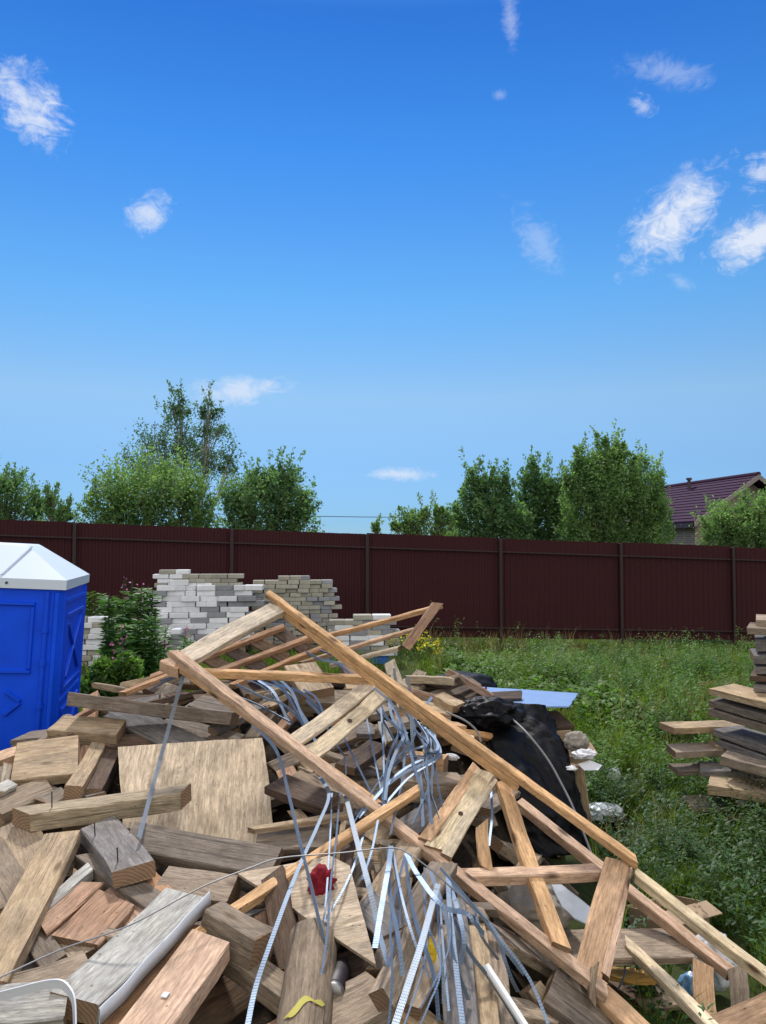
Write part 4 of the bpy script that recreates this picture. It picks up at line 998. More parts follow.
w_ = crumple('paper_wrapper', 'white paper wrapper with red print on the rubbish', 'wrapper', P(584, 754, 4.35), (.06, .045, .022), M_paper, .7, 1.3, 2, 4, rot=30)
part('red_print', mesh('red_print', *bbox(.012, .04, -.044, -.03, -.012, .006, .004), M_redp), w_)
sheet('waste_paper', 'torn white paper flap under the red printed wrapper', 'paper', [P(578, 764, 4.3), P(590, 761, 4.32), P(602, 764, 4.3), P(598, 768, 4.25), P(584, 769, 4.25)], .003, M_paper, None, wob=.04)
crumple('paper_scrap', 'white paper ball stuck against the upright tan board', 'paper', P(571, 768, 4.3), (.03, .03, .012), M_paper, .5, 1.5, 22, 3)
crumple('clear_cup', 'clear crushed plastic cup lying in the grass', 'plastic cup', hit(615, 775, .05), (.05, .05, .055), M_clear, .25, 1.4, 4, 3)
crumple('plastic_bag', 'grey white torn bag lying in the grass past the box', 'plastic bag', hit(603, 812, .05), (.12, .09, .05), M_clear, .5, 1.4, 14, 4)
crumple('plastic_bag', 'dark plastic scrap lying by the torn bag', 'plastic bag', hit(614, 824, .04), (.08, .06, .05), M_black, .5, 1.4, 15, 3)
crumple('plastic_bag', 'crumpled white bag of rubbish in the grass', 'plastic bag', hit(714, 960, .15), (.095, .09, .11), M_film, .18, 1.7, 6, 5)
crumple('plastic_bag', 'crumpled blue plastic film below the white bag', 'plastic bag', hit(694, 992, .06), (.06, .06, .07), M_bluebag, .35, 1.6, 7, 4)
crumple('red_cloth', 'crumpled red cloth on the broken plywood', 'cloth', hit(322, 886, .10), (.045, .04, .06), M_redc, .5, 1.5, 9, 4)
crumple('sack', 'grey dusty sack behind the long fresh strut', 'sack', P(528, 906, 3.22), (.17, .15, .09), M_sack, .22, 1.4, 10, 5, ridge=False)
crumple('yellow_scrap', 'small yellow plastic scrap behind the thin straps', 'plastic scrap', hit(431, 950, .10), (.016, .014, .04), M_yellowp, .4, 1.6, 11, 3)
crumple('yellow_scrap', 'yellow wood splinter beside the dark bottle', 'splinter', hit(324, 980, .04), (.02, .02, .035), M_foam, .3, 1.6, 13, 3)
crumple('foam_piece', 'orange yellow foam slab lying below the post', 'foam', hit(630, 976, .12), (.11, .05, .018), M_foam, .3, 1.5, 16, 4, rot=-12)
crumple('white_scrap', 'white scrap under the wide tan block', 'scrap', P(452, 757, 3.72), (.035, .015, .014), M_paper, .4, 1.5, 18, 3, rot=-30)
# translucent film sheet hanging beside the struts
sheet('plastic_film', 'dusty translucent film hanging behind the long brace', 'plastic film', [P(550, 876, 3.25), P(557, 876, 3.25), P(567, 890, 3.23), P(581, 903, 3.22), P(594, 911, 3.2), P(591, 923, 3.12), P(575, 918, 3.12), P(562, 907, 3.15), P(554, 893, 3.2)], .006, M_clear, None, wob=.02)
carton('cardboard_box', 'soft brown cardboard box lying open in the grass', P(672, 938, 3.75), .15, .11, .15, 25, -14, M_card)
# dark bottle with metal base
bo = hit(334, 992, .05); bt = hit(344, 962, -.02)
bA = (bt - bo).normalized(); bM = frame(bo, bt, 0); prof = [(-.105, .0), (-.105, .028), (-.10, .033), (.03, .033), (.06, .026), (.085, .013), (.12, .012), (.12, 0)]
def lathe(prof, n=16):
    v = []; f = []
    for x, r_ in prof:
        for k in range(n): v.append((x, max(r_, .0004) * math.cos(2 * math.pi * k / n), max(r_, .0004) * math.sin(2 * math.pi * k / n)))
    for i in range(len(prof) - 1):
        for k in range(n): f.append((i * n + k, i * n + (k + 1) % n, i * n + n + (k + 1) % n, i * n + n + k))
    return v, f
bo_ = obj('bottle', mesh('bottle', *lathe(prof), M_glass, True), bM); tag(bo_, 'dark red bottle with metal base in the hollow', 'bottle')
part('bottle_base', mesh('bottle_base', *lathe([(-.122, 0), (-.122, .022), (-.118, .028), (-.104, .03), (-.104, 0)]), M_cap, True), bo_)

# ------------------------------------------------------------------ lumber stack at the frame edge
LG = 'boards stacked at the frame edge'
DL = 5.55
def lum(label, x0, y0, x1, y1, w, t, mat, d0=DL, d1=None, name='board'):
    t *= .86; mat = {'fresh': 'tan', 'red': 'brown' if 'lath' in label else 'tan'}.get(mat, mat)
    return plank(name, label, 'board', (x0, y0, d0), (x1, y1, d1 or d0), w, t, mat, group=LG, nrm=Vector((0, -.12, 1)))
lum('topmost reddish board of the stack', 756, 617, 830, 617, .2, .055, 'red', 5.5, 5.3)
lum('grey board second from the stack top', 749, 625, 835, 627, .2, .055, 'grey', 5.45, 5.25)
lum('grey square bearer third from the stack top', 755, 637, 840, 638, .16, .10, 'blue', 5.5, 5.3)
lum('bluish board under the square bearer', 752, 652, 840, 655, .22, .07, 'blue', 5.5, 5.25)
lum('bluish board under the thin reddish lath', 754, 663, 842, 666, .22, .06, 'blue', 5.5, 5.25)
lum('thin reddish lath between two bluish boards', 752, 672, 842, 676, .2, .05, 'red', 5.5, 5.25)
lum('bluish board just above the wide pinkish plank', 757, 681, 842, 687, .2, .06, 'blue', 5.5, 5.25)
lum('wide pinkish grey plank jutting out of the stack', 722, 686, 860, 722, .26, .055, 'tan', 5.6, 4.8)
lum('grey plank second below the pinkish one', 722, 697, 860, 735, .26, .055, 'grey', 5.6, 4.8)
lum('grey plank third below the pinkish one', 721, 706, 860, 746, .27, .055, 'grey', 5.6, 4.8)
lum('shadowed bluish plank in the middle of the stack', 726, 727, 860, 772, .24, .055, 'blue', 5.6, 4.8)
lum('lower shadowed bluish plank in the middle of the stack', 726, 736, 860, 782, .24, .055, 'blue', 5.6, 4.8)
lum('bark edged board poking out farthest at middle height', 667, 725, 740, 723, .14, .055, 'red', 5.6, 5.75)
lum('tan board poking out below the bark edged one', 671, 748, 745, 746, .16, .055, 'tan', 5.5, 5.6)
lum('small grey board peeping out behind the square block', 712, 743, 745, 748, .10, .05, 'grey', 5.55, 5.5)
lum('fresh cut square block end jutting toward the camera', 724, 753, 860, 790, .13, .075, 'fresh', 5.35, 4.6)
lum('short grey mossy board low in the grass', 673, 767, 700, 766, .14, .04, 'grey', 5.5, 5.5)
lum('dark grey board under the fresh square block', 700, 766, 790, 770, .18, .05, 'blue', 5.45, 5.3)
lum('wide sunlit tan plank low in the stack', 710, 778, 870, 800, .26, .075, 'fresh', 5.3, 4.9)
lum('dark bluish bottom board under the wide sunlit plank', 732, 795, 860, 790, .16, .05, 'blue', 5.2, 5.1)
lum('dark mossy bottom board lying in the grass', 688, 802, 800, 800, .2, .05, 'grey', 5.3, 5.3)
lum('lowest board almost sunk in the grass', 726, 812, 840, 809, .16, .04, 'grey', 5.15, 5.15)
# the bearers that carry the stack, out past the frame
for i, (px, d) in enumerate(((775, 5.0), (800, 5.7))):
    p = P(px, 700, d); plank('bearer', 'heavy bearer beam under the board stack', 'beam', (p.x - .35, p.y, .02), (p.x + 1.2, p.y + .1, .02), .12, .12, 'grey', group=LG) if False else None
for k in range(9):      # far rows that hold the jutting boards level
    z = .12 + .125 * k
    for j, xx in enumerate((2.95,)):
        o = obj('board', mesh('board', *plank_geo(1.6, .22, .11, 700 + k), W['grey']), Matrix.Translation((xx + .9, 5.35 + .1 * (k % 2), z)))
        tag(o, 'grey board in the hidden core of the frame edge stack', 'board', 'boards in the core of the stack')
# scraps lying in the grass behind
plank('board', 'rusty board lying in grass near the stack', 'board', (700, 684), (756, 679), .12, .03, 'red', group='scrap boards in the grass')
plank('board', 'pale thin board lying in grass near the stack', 'board', (724, 681), (752, 679), .08, .03, 'white', group='scrap boards in the grass')
plank('board', 'grey lath half hidden in mid grass', 'board', (628, 712), (676, 703), .06, .03, 'grey', group='scrap boards in the grass')
plank('board', 'brown lath half hidden in mid grass', 'board', (648, 703), (682, 697), .10, .03, 'red', group='scrap boards in the grass')
plank('board', 'dark board end rising from the weeds behind the sheet', 'board', (578, 668), (602, 676), .12, .05, 'brown', group='scrap boards in the grass')
# ------------------------------------------------------------------ foliage helpers
def leaves(Pn, D, Nn, L, Wd, tint, fold=.15):
    """rhombic leaves: base, two sides, tip; returns V,F,T"""
    n = len(Pn); D = D / (np.linalg.norm(D, axis=1, keepdims=True) + 1e-9)
    S_ = np.cross(D, Nn); S_ /= (np.linalg.norm(S_, axis=1, keepdims=True) + 1e-9); U = np.cross(S_, D)
    L = L[:, None]; Wd = Wd[:, None]
    b = Pn; t = Pn + D * L; m = Pn + D * L * .45
    l = m - S_ * Wd / 2 + U * Wd * fold; r = m + S_ * Wd / 2 + U * Wd * fold
    V = np.stack([b, r, t, l], 1).reshape(-1, 3)
    Fq = np.arange(n * 4).reshape(n, 4); return V, Fq, np.repeat(tint, 4)
def rnd(n): 
    v = rng.normal(size=(n, 3)); return v / np.linalg.norm(v, axis=1, keepdims=True)
def crown(lobes, d, n, ll, spire=.5, dens=None, droop=.2, clump=.12, seed=0, leaders=0, fill_=True):
    """lobes: (cx, cy, rx, ry) read at distance d; shoots rise through each lobe and carry the leaves"""
    g = np.random.default_rng(seed); Ps, Ds, Ts, tw = [], [], [], []
    area = sum(a[2] * a[3] for a in lobes)
    for (cx, cy, rx, ry) in lobes:
        c = P(cx, cy, d); s = d / F; RX, RZ = rx * s, ry * s; RYd = RX * .75
        k = int((1.9 if fill_ else 1.25) * n * rx * ry / area); ns = max(8, k // 70)
        for i in range(ns):
            u = g.normal(size=3); u /= np.linalg.norm(u); rr = g.random() ** .45
            st = np.array([c.x + u[0] * RX * rr * .8, c.y + u[1] * RYd * rr * .8, c.z + u[2] * RZ * rr * .8 - RZ * .1])
            out = np.array([u[0] * .45, u[1] * .45, .35 + spire * (g.random() if i % 5 else 2) + .25 * u[2]]); out /= np.linalg.norm(out)
            ln = min(max(RX, RZ * .8), 1.5) * (.35 + .5 * g.random())
            m = 70; tt = g.random(m); j = g.normal(size=(m, 3)) * (clump * ln * (1.15 - tt * .9))[:, None] * 1.6
            p = st + out * (ln * tt)[:, None] + j
            dd = out * .5 + g.normal(size=(m, 3)) * .7; dd[:, 2] -= droop
            Ps.append(p); Ds.append(dd); Ts.append(np.clip(.5 + .22 * g.normal() + .2 * g.normal(size=m), 0, 1)); tw.append((st, st + out * ln))
    tops_ = sorted(lobes, key=lambda l: l[1] - l[3])[:max(2, len(lobes) * 2 // 3)]
    for i in range(leaders):            # slim leading shoots that stand clear of the crown
        cx, cy, rx, ry = tops_[i % len(tops_)]; s = d / F; c = P(cx, cy, d)
        a = g.uniform(-.9, .9); st = np.array([c.x + a * rx * s * .85, c.y + g.normal() * rx * s * .3, c.z + ry * s * (.35 + .3 * (1 - a * a))])
        out = np.array([a * .4 + g.normal() * .12, g.normal() * .15, 1.0]); ln = g.uniform(.3, .75) * (1 if ry > 12 else .6); m = 34; tt = g.random(m)
        Ps.append(st + out * (ln * tt)[:, None] + g.normal(size=(m, 3)) * (.055 * (1.2 - tt))[:, None]); Ds.append(out * .7 + g.normal(size=(m, 3)) * .6); Ts.append(np.clip(g.normal(.6, .2, m), 0, 1)); tw.append((st, st + out * ln))
    Pn = np.concatenate(Ps); D = np.concatenate(Ds); T = np.concatenate(Ts); N_ = g.normal(size=Pn.shape); N_[:, 2] += .6
    L = ll * (.6 + .8 * g.random(len(Pn)))
    return leaves(Pn, D, N_, L, L * .55, T), tw
def tree(name, label, cat, base_px, d, lobes, n, ll, mat, bark, stems, spire=.5, seed=0, group='trees beyond the fence', tr=.05, clump=.16, droop=.2, fill=True, leaders=22):
    bx = P(base_px, 545, d); z0 = ground(bx.x, bx.y) if bx.y < 60 else 0
    if fill:
        xs_ = [l[0] - l[2] for l in lobes] + [l[0] + l[2] for l in lobes]; x0, x1 = min(xs_), max(xs_); h_ = (x1 - x0) / 2
        lobes = lobes + [((x0 + x1) / 2 + k * h_ * .62, 536 + 6 * abs(k), h_ * .42, 30) for k in (-1, 0, 1)]
    root = empty(name, (bx.x, bx.y, z0)); tag(root, label, cat, group)
    (V, Fq, T), tw = crown(lobes, d, n, ll, spire, seed=seed, clump=clump, droop=droop, leaders=leaders, fill_=fill)
    o = part('crown', fastmesh('crown', V, [Fq], mat, T), root, Matrix.Identity(4)); 
    g = random.Random(seed); parts_ = []
    tops = [P(lx, ly, d) for lx, ly in stems]
    for t in tops:
        b = Vector((bx.x + g.uniform(-.12, .12), bx.y + g.uniform(-.1, .1), z0)); m1 = b.lerp(t, .5) + Vector((g.uniform(-.15, .15), 0, 0))
        parts_.append(tube(smoothpath([b, m1, t], 6), tr, 6, .15))
    tops_ = tops if tops else [Vector((bx.x, bx.y, z0 + 1))]
    for (a, e2) in tw[::max(1, len(tw) // 60)]:
        a = Vector(a); e2 = Vector(e2)
        s = min(tops_, key=lambda q_: (Vector((q_.x - a.x, 0, 0))).length); b = Vector((bx.x, bx.y, z0)).lerp(s, min(.95, max(.1, (a.z - z0) / max(.3, s.z - z0) * .75)))
        parts_.append(tube(smoothpath([b, b.lerp(a, .6) + Vector((0, 0, .1)), a, e2], 3), tr * .32, 4, .3))
    part('trunk', mesh('trunk', *join(parts_), bark), root, Matrix.Identity(4)); return root
# ------------------------------------------------------------------ trees beyond the fence
tree('birch_tree', 'tall slim birch, its twin airy tops above the bushes', 'tree', 190, 22,
     [(179, 406, 10, 15), (172, 426, 22, 18), (158, 446, 26, 16), (144, 466, 28, 14), (188, 446, 22, 24), (209, 416, 11, 14), (212, 436, 20, 20), (216, 462, 24, 18), (182, 478, 46, 22), (228, 468, 10, 10)],
     8000, .075, M_birch, M_birchbark, [(178, 392), (212, 404), (158, 440), (228, 462)], .8, 1, tr=.05, clump=.24, droop=.5, fill=False)
tree('willow_bush', 'broad pale green willow bush under the tall birch', 'bush', 150, 19,
     [(150, 505, 62, 30), (120, 500, 32, 26), (105, 512, 24, 24), (175, 496, 30, 22), (200, 512, 22, 26), (148, 485, 26, 14)], 15000, .075, M_willow, M_bark, [(110, 490), (150, 480), (190, 495)], .7, 2)
tree('willow_bush', 'dense rounded green bush with raised peak, beside the power line', 'bush', 270, 18.5,
     [(268, 510, 46, 30), (278, 488, 24, 24), (281, 474, 10, 12), (240, 508, 22, 20), (300, 512, 18, 22), (258, 494, 20, 18)], 13000, .075, M_willow2, M_bark, [(280, 470), (250, 495), (300, 505)], .8, 3)
tree('leafy_bush', 'dark bush at the frame edge above the toilet roof', 'bush', 12, 19,
     [(8, 505, 32, 26), (-20, 500, 36, 30), (36, 512, 18, 16), (10, 488, 12, 10)], 9000, .075, M_willow2, M_bark, [(5, 484), (-25, 480)], .8, 4)
tree('leafy_bush', 'thin sprigs beside the frame edge bush', 'bush', 58, 18, [(56, 514, 12, 10), (50, 504, 5, 9), (68, 518, 9, 6)], 800, .075, M_willow2, M_bark, [(50, 498)], 1, 5)
tree('sapling', 'lone tiny sapling tip peeking over the fence', 'sapling', 376, 17, [(376, 528, 5, 7)], 160, .07, M_willow, M_bark, [(376, 520)], .6, 6, leaders=1, fill=False)
tree('leafy_bush', 'low sparse saplings at the power line end', 'bush', 425, 18.5, [(425, 526, 26, 10), (412, 520, 6, 9), (424, 517, 5, 9), (438, 516, 5, 10), (446, 522, 10, 12), (400, 528, 8, 6)], 2900, .07, M_willow, M_bark, [(412, 516), (438, 512)], .6, 7, leaders=3)
tree('aspen_tree', 'twin peaked slim aspen beside the low saplings', 'tree', 482, 20,
     [(473, 500, 16, 26), (472, 482, 9, 14), (498, 500, 17, 28), (494, 483, 9, 14), (484, 520, 30, 22), (506, 484, 5, 10), (515, 522, 16, 20), (455, 522, 14, 16)], 11500, .08, M_willow2, M_bark, [(472, 474), (494, 474)], 1, 8)
tree('aspen_tree', 'aspen with pointed top between the twin peaked one and the big willow', 'tree', 540, 21,
     [(540, 505, 26, 28), (534, 480, 12, 16), (548, 490, 14, 16), (526, 515, 18, 22), (556, 515, 16, 24), (533, 470, 5, 8), (560, 505, 14, 26)], 10500, .08, M_willow2, M_bark, [(533, 465), (550, 480)], 1, 9)
tree('willow_tree', 'biggest willow beside the house, tall and spreading', 'tree', 615, 19.5,
     [(612, 500, 46, 40), (606, 476, 28, 26), (613, 458, 13, 18), (590, 472, 20, 26), (640, 488, 26, 28), (650, 515, 24, 24), (580, 505, 22, 32), (572, 485, 8, 10), (634, 462, 9, 9), (603, 448, 7, 12), (622, 452, 6, 10), (566, 482, 7, 12)], 24000, .075, M_willow, M_bark, [(612, 444), (590, 462), (640, 475)], .9, 10)
tree('willow_tree', 'willow at the frame edge hiding the house gable', 'tree', 745, 19,
     [(735, 530, 34, 26), (764, 522, 28, 30), (718, 528, 16, 18), (784, 516, 28, 34), (750, 516, 16, 18)], 13000, .07, M_willow, M_bark, [(735, 510), (768, 494)], .5, 11, leaders=6)

# ------------------------------------------------------------------ fireweed beside the toilet
def fireweed(px, top, d, n, seed, label, pink=True, w=1.0, base=690):
    g = np.random.default_rng(seed); c = P(px, 600, d); zb = ground(c.x, c.y)
    root = empty('fireweed', (c.x, c.y, zb)); tag(root, label, 'fireweed', 'fireweed stems beside the toilet')
    zt = P(px, top, d).z; st = []; Ps, Ds, Ts = [], [], []; fl = []
    for i in range(n):
        bx = c.x + g.normal() * .06 * w; by = c.y + g.normal() * .12; h = (zt - zb) * (.72 + .28 * g.random()) if i else zt - zb
        tip = np.array([bx + g.normal() * .06, by + g.normal() * .05, zb + h]); b = np.array([bx, by, zb])
        st.append(tube([b, (b + tip) / 2 + g.normal(size=3) * .02, tip], .006, 5, .5))
        m = int(h / .007)
        tt = np.linspace(.12, .97 if not pink else .86, m); a = np.arange(m) * 2.4 + g.random() * 6
        Ps.append(b + (tip - b) * tt[:, None]); Ds.append(np.stack([np.cos(a), np.sin(a), .35 - .5 * g.random(m)], 1)); Ts.append(np.clip(g.normal(.5, .25, m), 0, 1))
        if pink and i % 5 == 0:
            k = 16; q_ = b + (tip - b) * (.84 + .18 * g.random(k))[:, None] + g.normal(size=(k, 3)) * .016; fl.append(q_)
    Pn = np.concatenate(Ps); D = np.concatenate(Ds); T = np.concatenate(Ts); N_ = np.tile([0, 0, 1.0], (len(Pn), 1)) + g.normal(size=Pn.shape) * .4
    L = .075 + .06 * g.random(len(Pn)); V, Fq, T = leaves(Pn, D, N_, L, L * .3, T)
    part('foliage', fastmesh('foliage', V, [Fq], M_fire, T), root, Matrix.Identity(4))
    part('stem', mesh('stem', *join(st), M_fire), root, Matrix.Identity(4))
    if fl:
        Pn = np.concatenate(fl); V, Fq, T = leaves(Pn, g.normal(size=Pn.shape), g.normal(size=Pn.shape), np.full(len(Pn), .028), np.full(len(Pn), .024), g.random(len(Pn)))
        part('flower', fastmesh('flower', V, [Fq], M_pink, T), root, Matrix.Identity(4))
fw = ((124, 592, 7.6, 11, False, 'tall fireweed clump closest to the toilet'), (130, 578, 7.8, 16, True, 'tallest fireweed clump with a pink head'), (138, 585, 7.9, 14, False, 'fireweed clump touching the whitish bricks'),
      (124, 628, 7.0, 8, True, 'lower fireweed clump with a pink head at mid height'), (136, 612, 7.3, 13, False, 'leafy fireweed clump in the middle of the group'), (92, 590, 11.6, 4, False, 'thin fireweed clump rising behind the toilet edge'),
      (186, 630, 10.6, 4, True, 'small fireweed before the whitish bricks'), (178, 640, 10.4, 3, True, 'smallest pink fireweed beside the truss corner'))
for i, (px, top, d, n, pk, lab) in enumerate(fw): fireweed(px, top, d, n, 40 + i, lab, pk, 1.0)
# bushy low weeds between toilet and heap
(V, Fq, T), tw = crown([(104, 686, 26, 18), (92, 690, 14, 18), (128, 676, 16, 22), (108, 672, 12, 14)], 6.6, 3200, .05, .9, seed=77, clump=.2)
tag(obj('low_weeds', fastmesh('low_weeds', V, [Fq], M_weed, T)), 'low bushy weeds between the toilet and the heap', 'weeds', kind='stuff')

# ------------------------------------------------------------------ grass and weeds
def blades(X, Y, h, wd, lean, seed):
    g = np.random.default_rng(seed); n = len(X); Z = np.array([ground(x, y) for x, y in zip(X, Y)])
    a = g.random(n) * 2 * np.pi; d = np.stack([np.cos(a), np.sin(a), np.zeros(n)], 1); b = g.random(n) * 2 * np.pi
    s = np.stack([np.cos(b), np.sin(b), np.zeros(n)], 1) * (wd / 2)[:, None]
    P0 = np.stack([X, Y, Z - .02], 1); up = np.array([0, 0, 1.0])
    P1 = P0 + up * (h * .55)[:, None] + d * (h * lean * .3)[:, None]; P2 = P0 + up * (h * (1 - .25 * lean))[:, None] + d * (h * lean)[:, None]
    V = np.stack([P0 - s, P0 + s, P1 + s * .8, P1 - s * .8, P2], 1).reshape(-1, 3); i = np.arange(n)[:, None] * 5
    return V, [i + np.array([[0, 1, 2, 3]]), i + np.array([[3, 2, 4]])]
def scatter(n, x0, x1, y0, y1, seed, clumps=None):
    g = np.random.default_rng(seed); X = g.uniform(x0, x1, n); Y = g.uniform(y0, y1, n)
    if clumps:
        k = clumps; cx = g.uniform(x0, x1, k); cy = g.uniform(y0, y1, k); j = g.integers(0, k, n); s = g.normal(size=(n, 2)) * .06
        X = cx[j] + s[:, 0]; Y = cy[j] + s[:, 1]
    return X, Y
EXC = [(o_.location.x, o_.location.y, r_) for o_, r_ in [(q_, .2) for q_ in col.objects if q_.name.startswith('plastic_bag') or q_.name.startswith('clear_cup')] + [(q_, .3) for q_ in col.objects if q_.name.startswith('cardboard_box')]]
def keep(X, Y, mar=1.7, hp=.01):
    ok = np.abs(X) < Y * .5 + mar
    ok &= np.array([heap(x - .12, y) < hp for x, y in zip(X, Y)])
    for ex, ey, er in EXC + [(1.33, 2.95, .36)]: ok &= ((X - ex) ** 2 + (Y - ey + er * .6) ** 2) > er ** 2
    fy = 13.2 + (X + 6.48) * fslope; ok &= Y < fy + 2.5
    return ok
hn = lambda X, Y, s, o=0: np.array([noise.noise((x * s, y * s, 20 + o)) for x, y in zip(X, Y)])
VV, FF, TT = [], [], []; base = 0
def add(V, F_, T):
    global base
    VV.append(V); FF.append([a + base for a in F_]); TT.append(T); base += len(V)
for (n, x0, x1, y0, y1, hh, ww, sd, cl) in ((25000, .3, 4.9, 2.4, 6.0, .24, .0055, 1, 1050), (14000, .3, 4.9, 2.4, 6.0, .15, .0055, 2, None), (46000, .6, 8.6, 6, 16.5, .24, .010, 3, 2600), (30000, -8, 8.8, 6, 16.5, .17, .010, 4, None), (9000, -4, -.2, 6, 12, .3, .01, 5, 500)):
    X, Y = scatter(n, x0, x1, y0, y1, sd, cl); ok = keep(X, Y); X, Y = X[ok], Y[ok]
    g = np.random.default_rng(sd); q_ = hn(X, Y, .9)
    nearfence = 13.2 + (X + 6.48) * fslope - Y
    h = hh * (.5 + .9 * g.random(len(X))) * (1 + .7 * q_) * np.clip(.35 + .2 * nearfence, .35, 1.0)
    V, F_ = blades(X, Y, h, ww * (.6 + .8 * g.random(len(X))), .2 + .6 * g.random(len(X)), sd)
    T = np.clip(.45 + .8 * hn(X, Y, .8, 7) + g.normal(0, .18, len(X)), 0, 1); add(V, F_, np.repeat(T, 5))
F1 = np.concatenate([f[0] for f in FF]); F2 = np.concatenate([f[1] for f in FF])
tag(obj('grass', fastmesh('grass', np.concatenate(VV), [F1, F2], M_grass, np.concatenate(TT))), 'long unmown grass over the yard', 'grass', kind='stuff')
# dry stalks
X, Y = scatter(3000, .6, 8.6, 4.5, 15, 9, 300); ok = keep(X, Y); X, Y = X[ok], Y[ok]; g = np.random.default_rng(9)
V, F_ = blades(X, Y, .3 + .3 * g.random(len(X)), np.full(len(X), .006), .2 + .3 * g.random(len(X)), 9)
tag(obj('dry_grass', fastmesh('dry_grass', V, F_, M_dry, np.repeat(g.random(len(X)), 5))), 'dry straw coloured stalks among the grass', 'grass', kind='stuff')
# broad leaved weeds, rosettes and upright stems
def weeds(name, label, X, Y, hgt, nl, ll, wr, mat, seed, up=.5, stem=True):
    g = np.random.default_rng(seed); Ps, Ds, Ts, Ns, Ls = [], [], [], [], []
    for x, y, h in zip(X, Y, hgt):
        z = ground(x, y); m = max(4, int(nl * (.6 + .8 * g.random()))); t = g.random(m) ** .8; a = g.random(m) * 6.283
        lx, ly = g.normal() * .1 * h, g.normal() * .1 * h; t0 = g.normal(.5, .2)
        Ps.append(np.stack([x + lx * t * 3 + np.cos(a) * .015, y + ly * t * 3 + np.sin(a) * .015, z + t * h], 1))
        Ds.append(np.stack([np.cos(a), np.sin(a), up * (1 - .6 * t) + .3 * g.normal(size=m)], 1)); Ts.append(np.clip(t0 + .15 * g.normal(size=m), 0, 1))
        Ns.append(np.stack([-.3 * np.cos(a), -.3 * np.sin(a), np.ones(m)], 1)); Ls.append(ll * (1.15 - .6 * t) * (.7 + .6 * g.random(m)))
    Pn, D, T, N_, L = map(np.concatenate, (Ps, Ds, Ts, Ns, Ls))
    V, Fq, T = leaves(Pn, D, N_, L, L * wr, T)
    return tag(obj(name, fastmesh(name, V, [Fq], mat, T)), label, 'weeds', kind='stuff')
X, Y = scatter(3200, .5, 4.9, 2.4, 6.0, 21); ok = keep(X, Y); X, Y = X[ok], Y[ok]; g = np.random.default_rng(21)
weeds('shade_tinted_weeds', 'leafy weeds in front of the board stack, coloured dark for shade', X, Y, .12 + .30 * g.random(len(X)) * (1 + 1.0 * hn(X, Y, 1.3)), 24, .046, .42, M_dark, 22)
X, Y = scatter(3600, .8, 8.6, 5.6, 13.4, 23, 520); ok = keep(X, Y); X, Y = X[ok], Y[ok]
weeds('leafy_weeds', 'mid green leafy weeds spreading over the sunny grass', X, Y, (.17 + .34 * np.random.default_rng(2).random(len(X))) * np.clip(1 + 1.5 * hn(X, Y, .8, 3), .35, 2), 28, .06, .45, M_weed, 24)
X, Y = scatter(520, .6, 2.7, 7.6, 11.2, 25, 60); ok = keep(X, Y); X, Y = X[ok], Y[ok]
weeds('burdock_leaves', 'broad bright leaves behind the metal sheet', X, Y, .16 + .2 * np.random.default_rng(5).random(len(X)), 9, .13, .75, M_weed, 26, .7)
X, Y = scatter(420, 2.4, 6.6, 9.0, 13.4, 27, 60); ok = keep(X, Y); X, Y = X[ok], Y[ok]
weeds('tall_weeds', 'tall feathery weeds near the fence foot', X, Y, .18 + .3 * np.random.default_rng(6).random(len(X)), 46, .06, .2, M_fire, 28, .8)
# yellow flowering plants by the blue pallet
g = np.random.default_rng(31)
for i in range(11):
    px = [398, 405, 411, 418, 424, 430, 436, 402, 414, 428, 442, 420, 448, 408][i]; d = 11.2 + 1.6 * g.random(); c = P(px, 600, d); zb = ground(c.x, c.y); h = .30 + .22 * g.random() - (.12 if px > 434 else 0)
    root = empty('yellow_wildflower', (c.x, c.y, zb)); tag(root, 'yellow flowered wild plant near the blue pallet', 'wildflower', 'yellow wildflowers near the blue pallet')
    st, lf_, fl = [], [], []
    for k in range(4):
        b = np.array([c.x + g.normal() * .03, c.y + g.normal() * .03, zb]); t = b + np.array([g.normal() * .09, g.normal() * .09, h * (.7 + .35 * g.random())])
        st.append(tube([b, t], .004, 4, .6)); fl.append(t + g.normal(size=(6, 3)) * .02); lf_.append(b + (t - b) * g.random(14)[:, None])
    part('stem', mesh('stem', *join(st), M_weed), root, Matrix.Identity(4))
    Pn = np.concatenate(fl); V, Fq, T = leaves(Pn, g.normal(size=Pn.shape), g.normal(size=Pn.shape) + [0, 0, 1], np.full(len(Pn), .034), np.full(len(Pn), .03), g.random(len(Pn)))
    part('flower', fastmesh('flower', V, [Fq], M_yel, T), root, Matrix.Identity(4))
    Pn = np.concatenate(lf_); V, Fq, T = leaves(Pn, g.normal(size=Pn.shape), np.tile([0, 0, 1.0], (len(Pn), 1)), .05 + .03 * g.random(len(Pn)), np.full(len(Pn), .015), g.random(len(Pn)))
    part('foliage', fastmesh('foliage', V, [Fq], M_weed, T), root, Matrix.Identity(4))

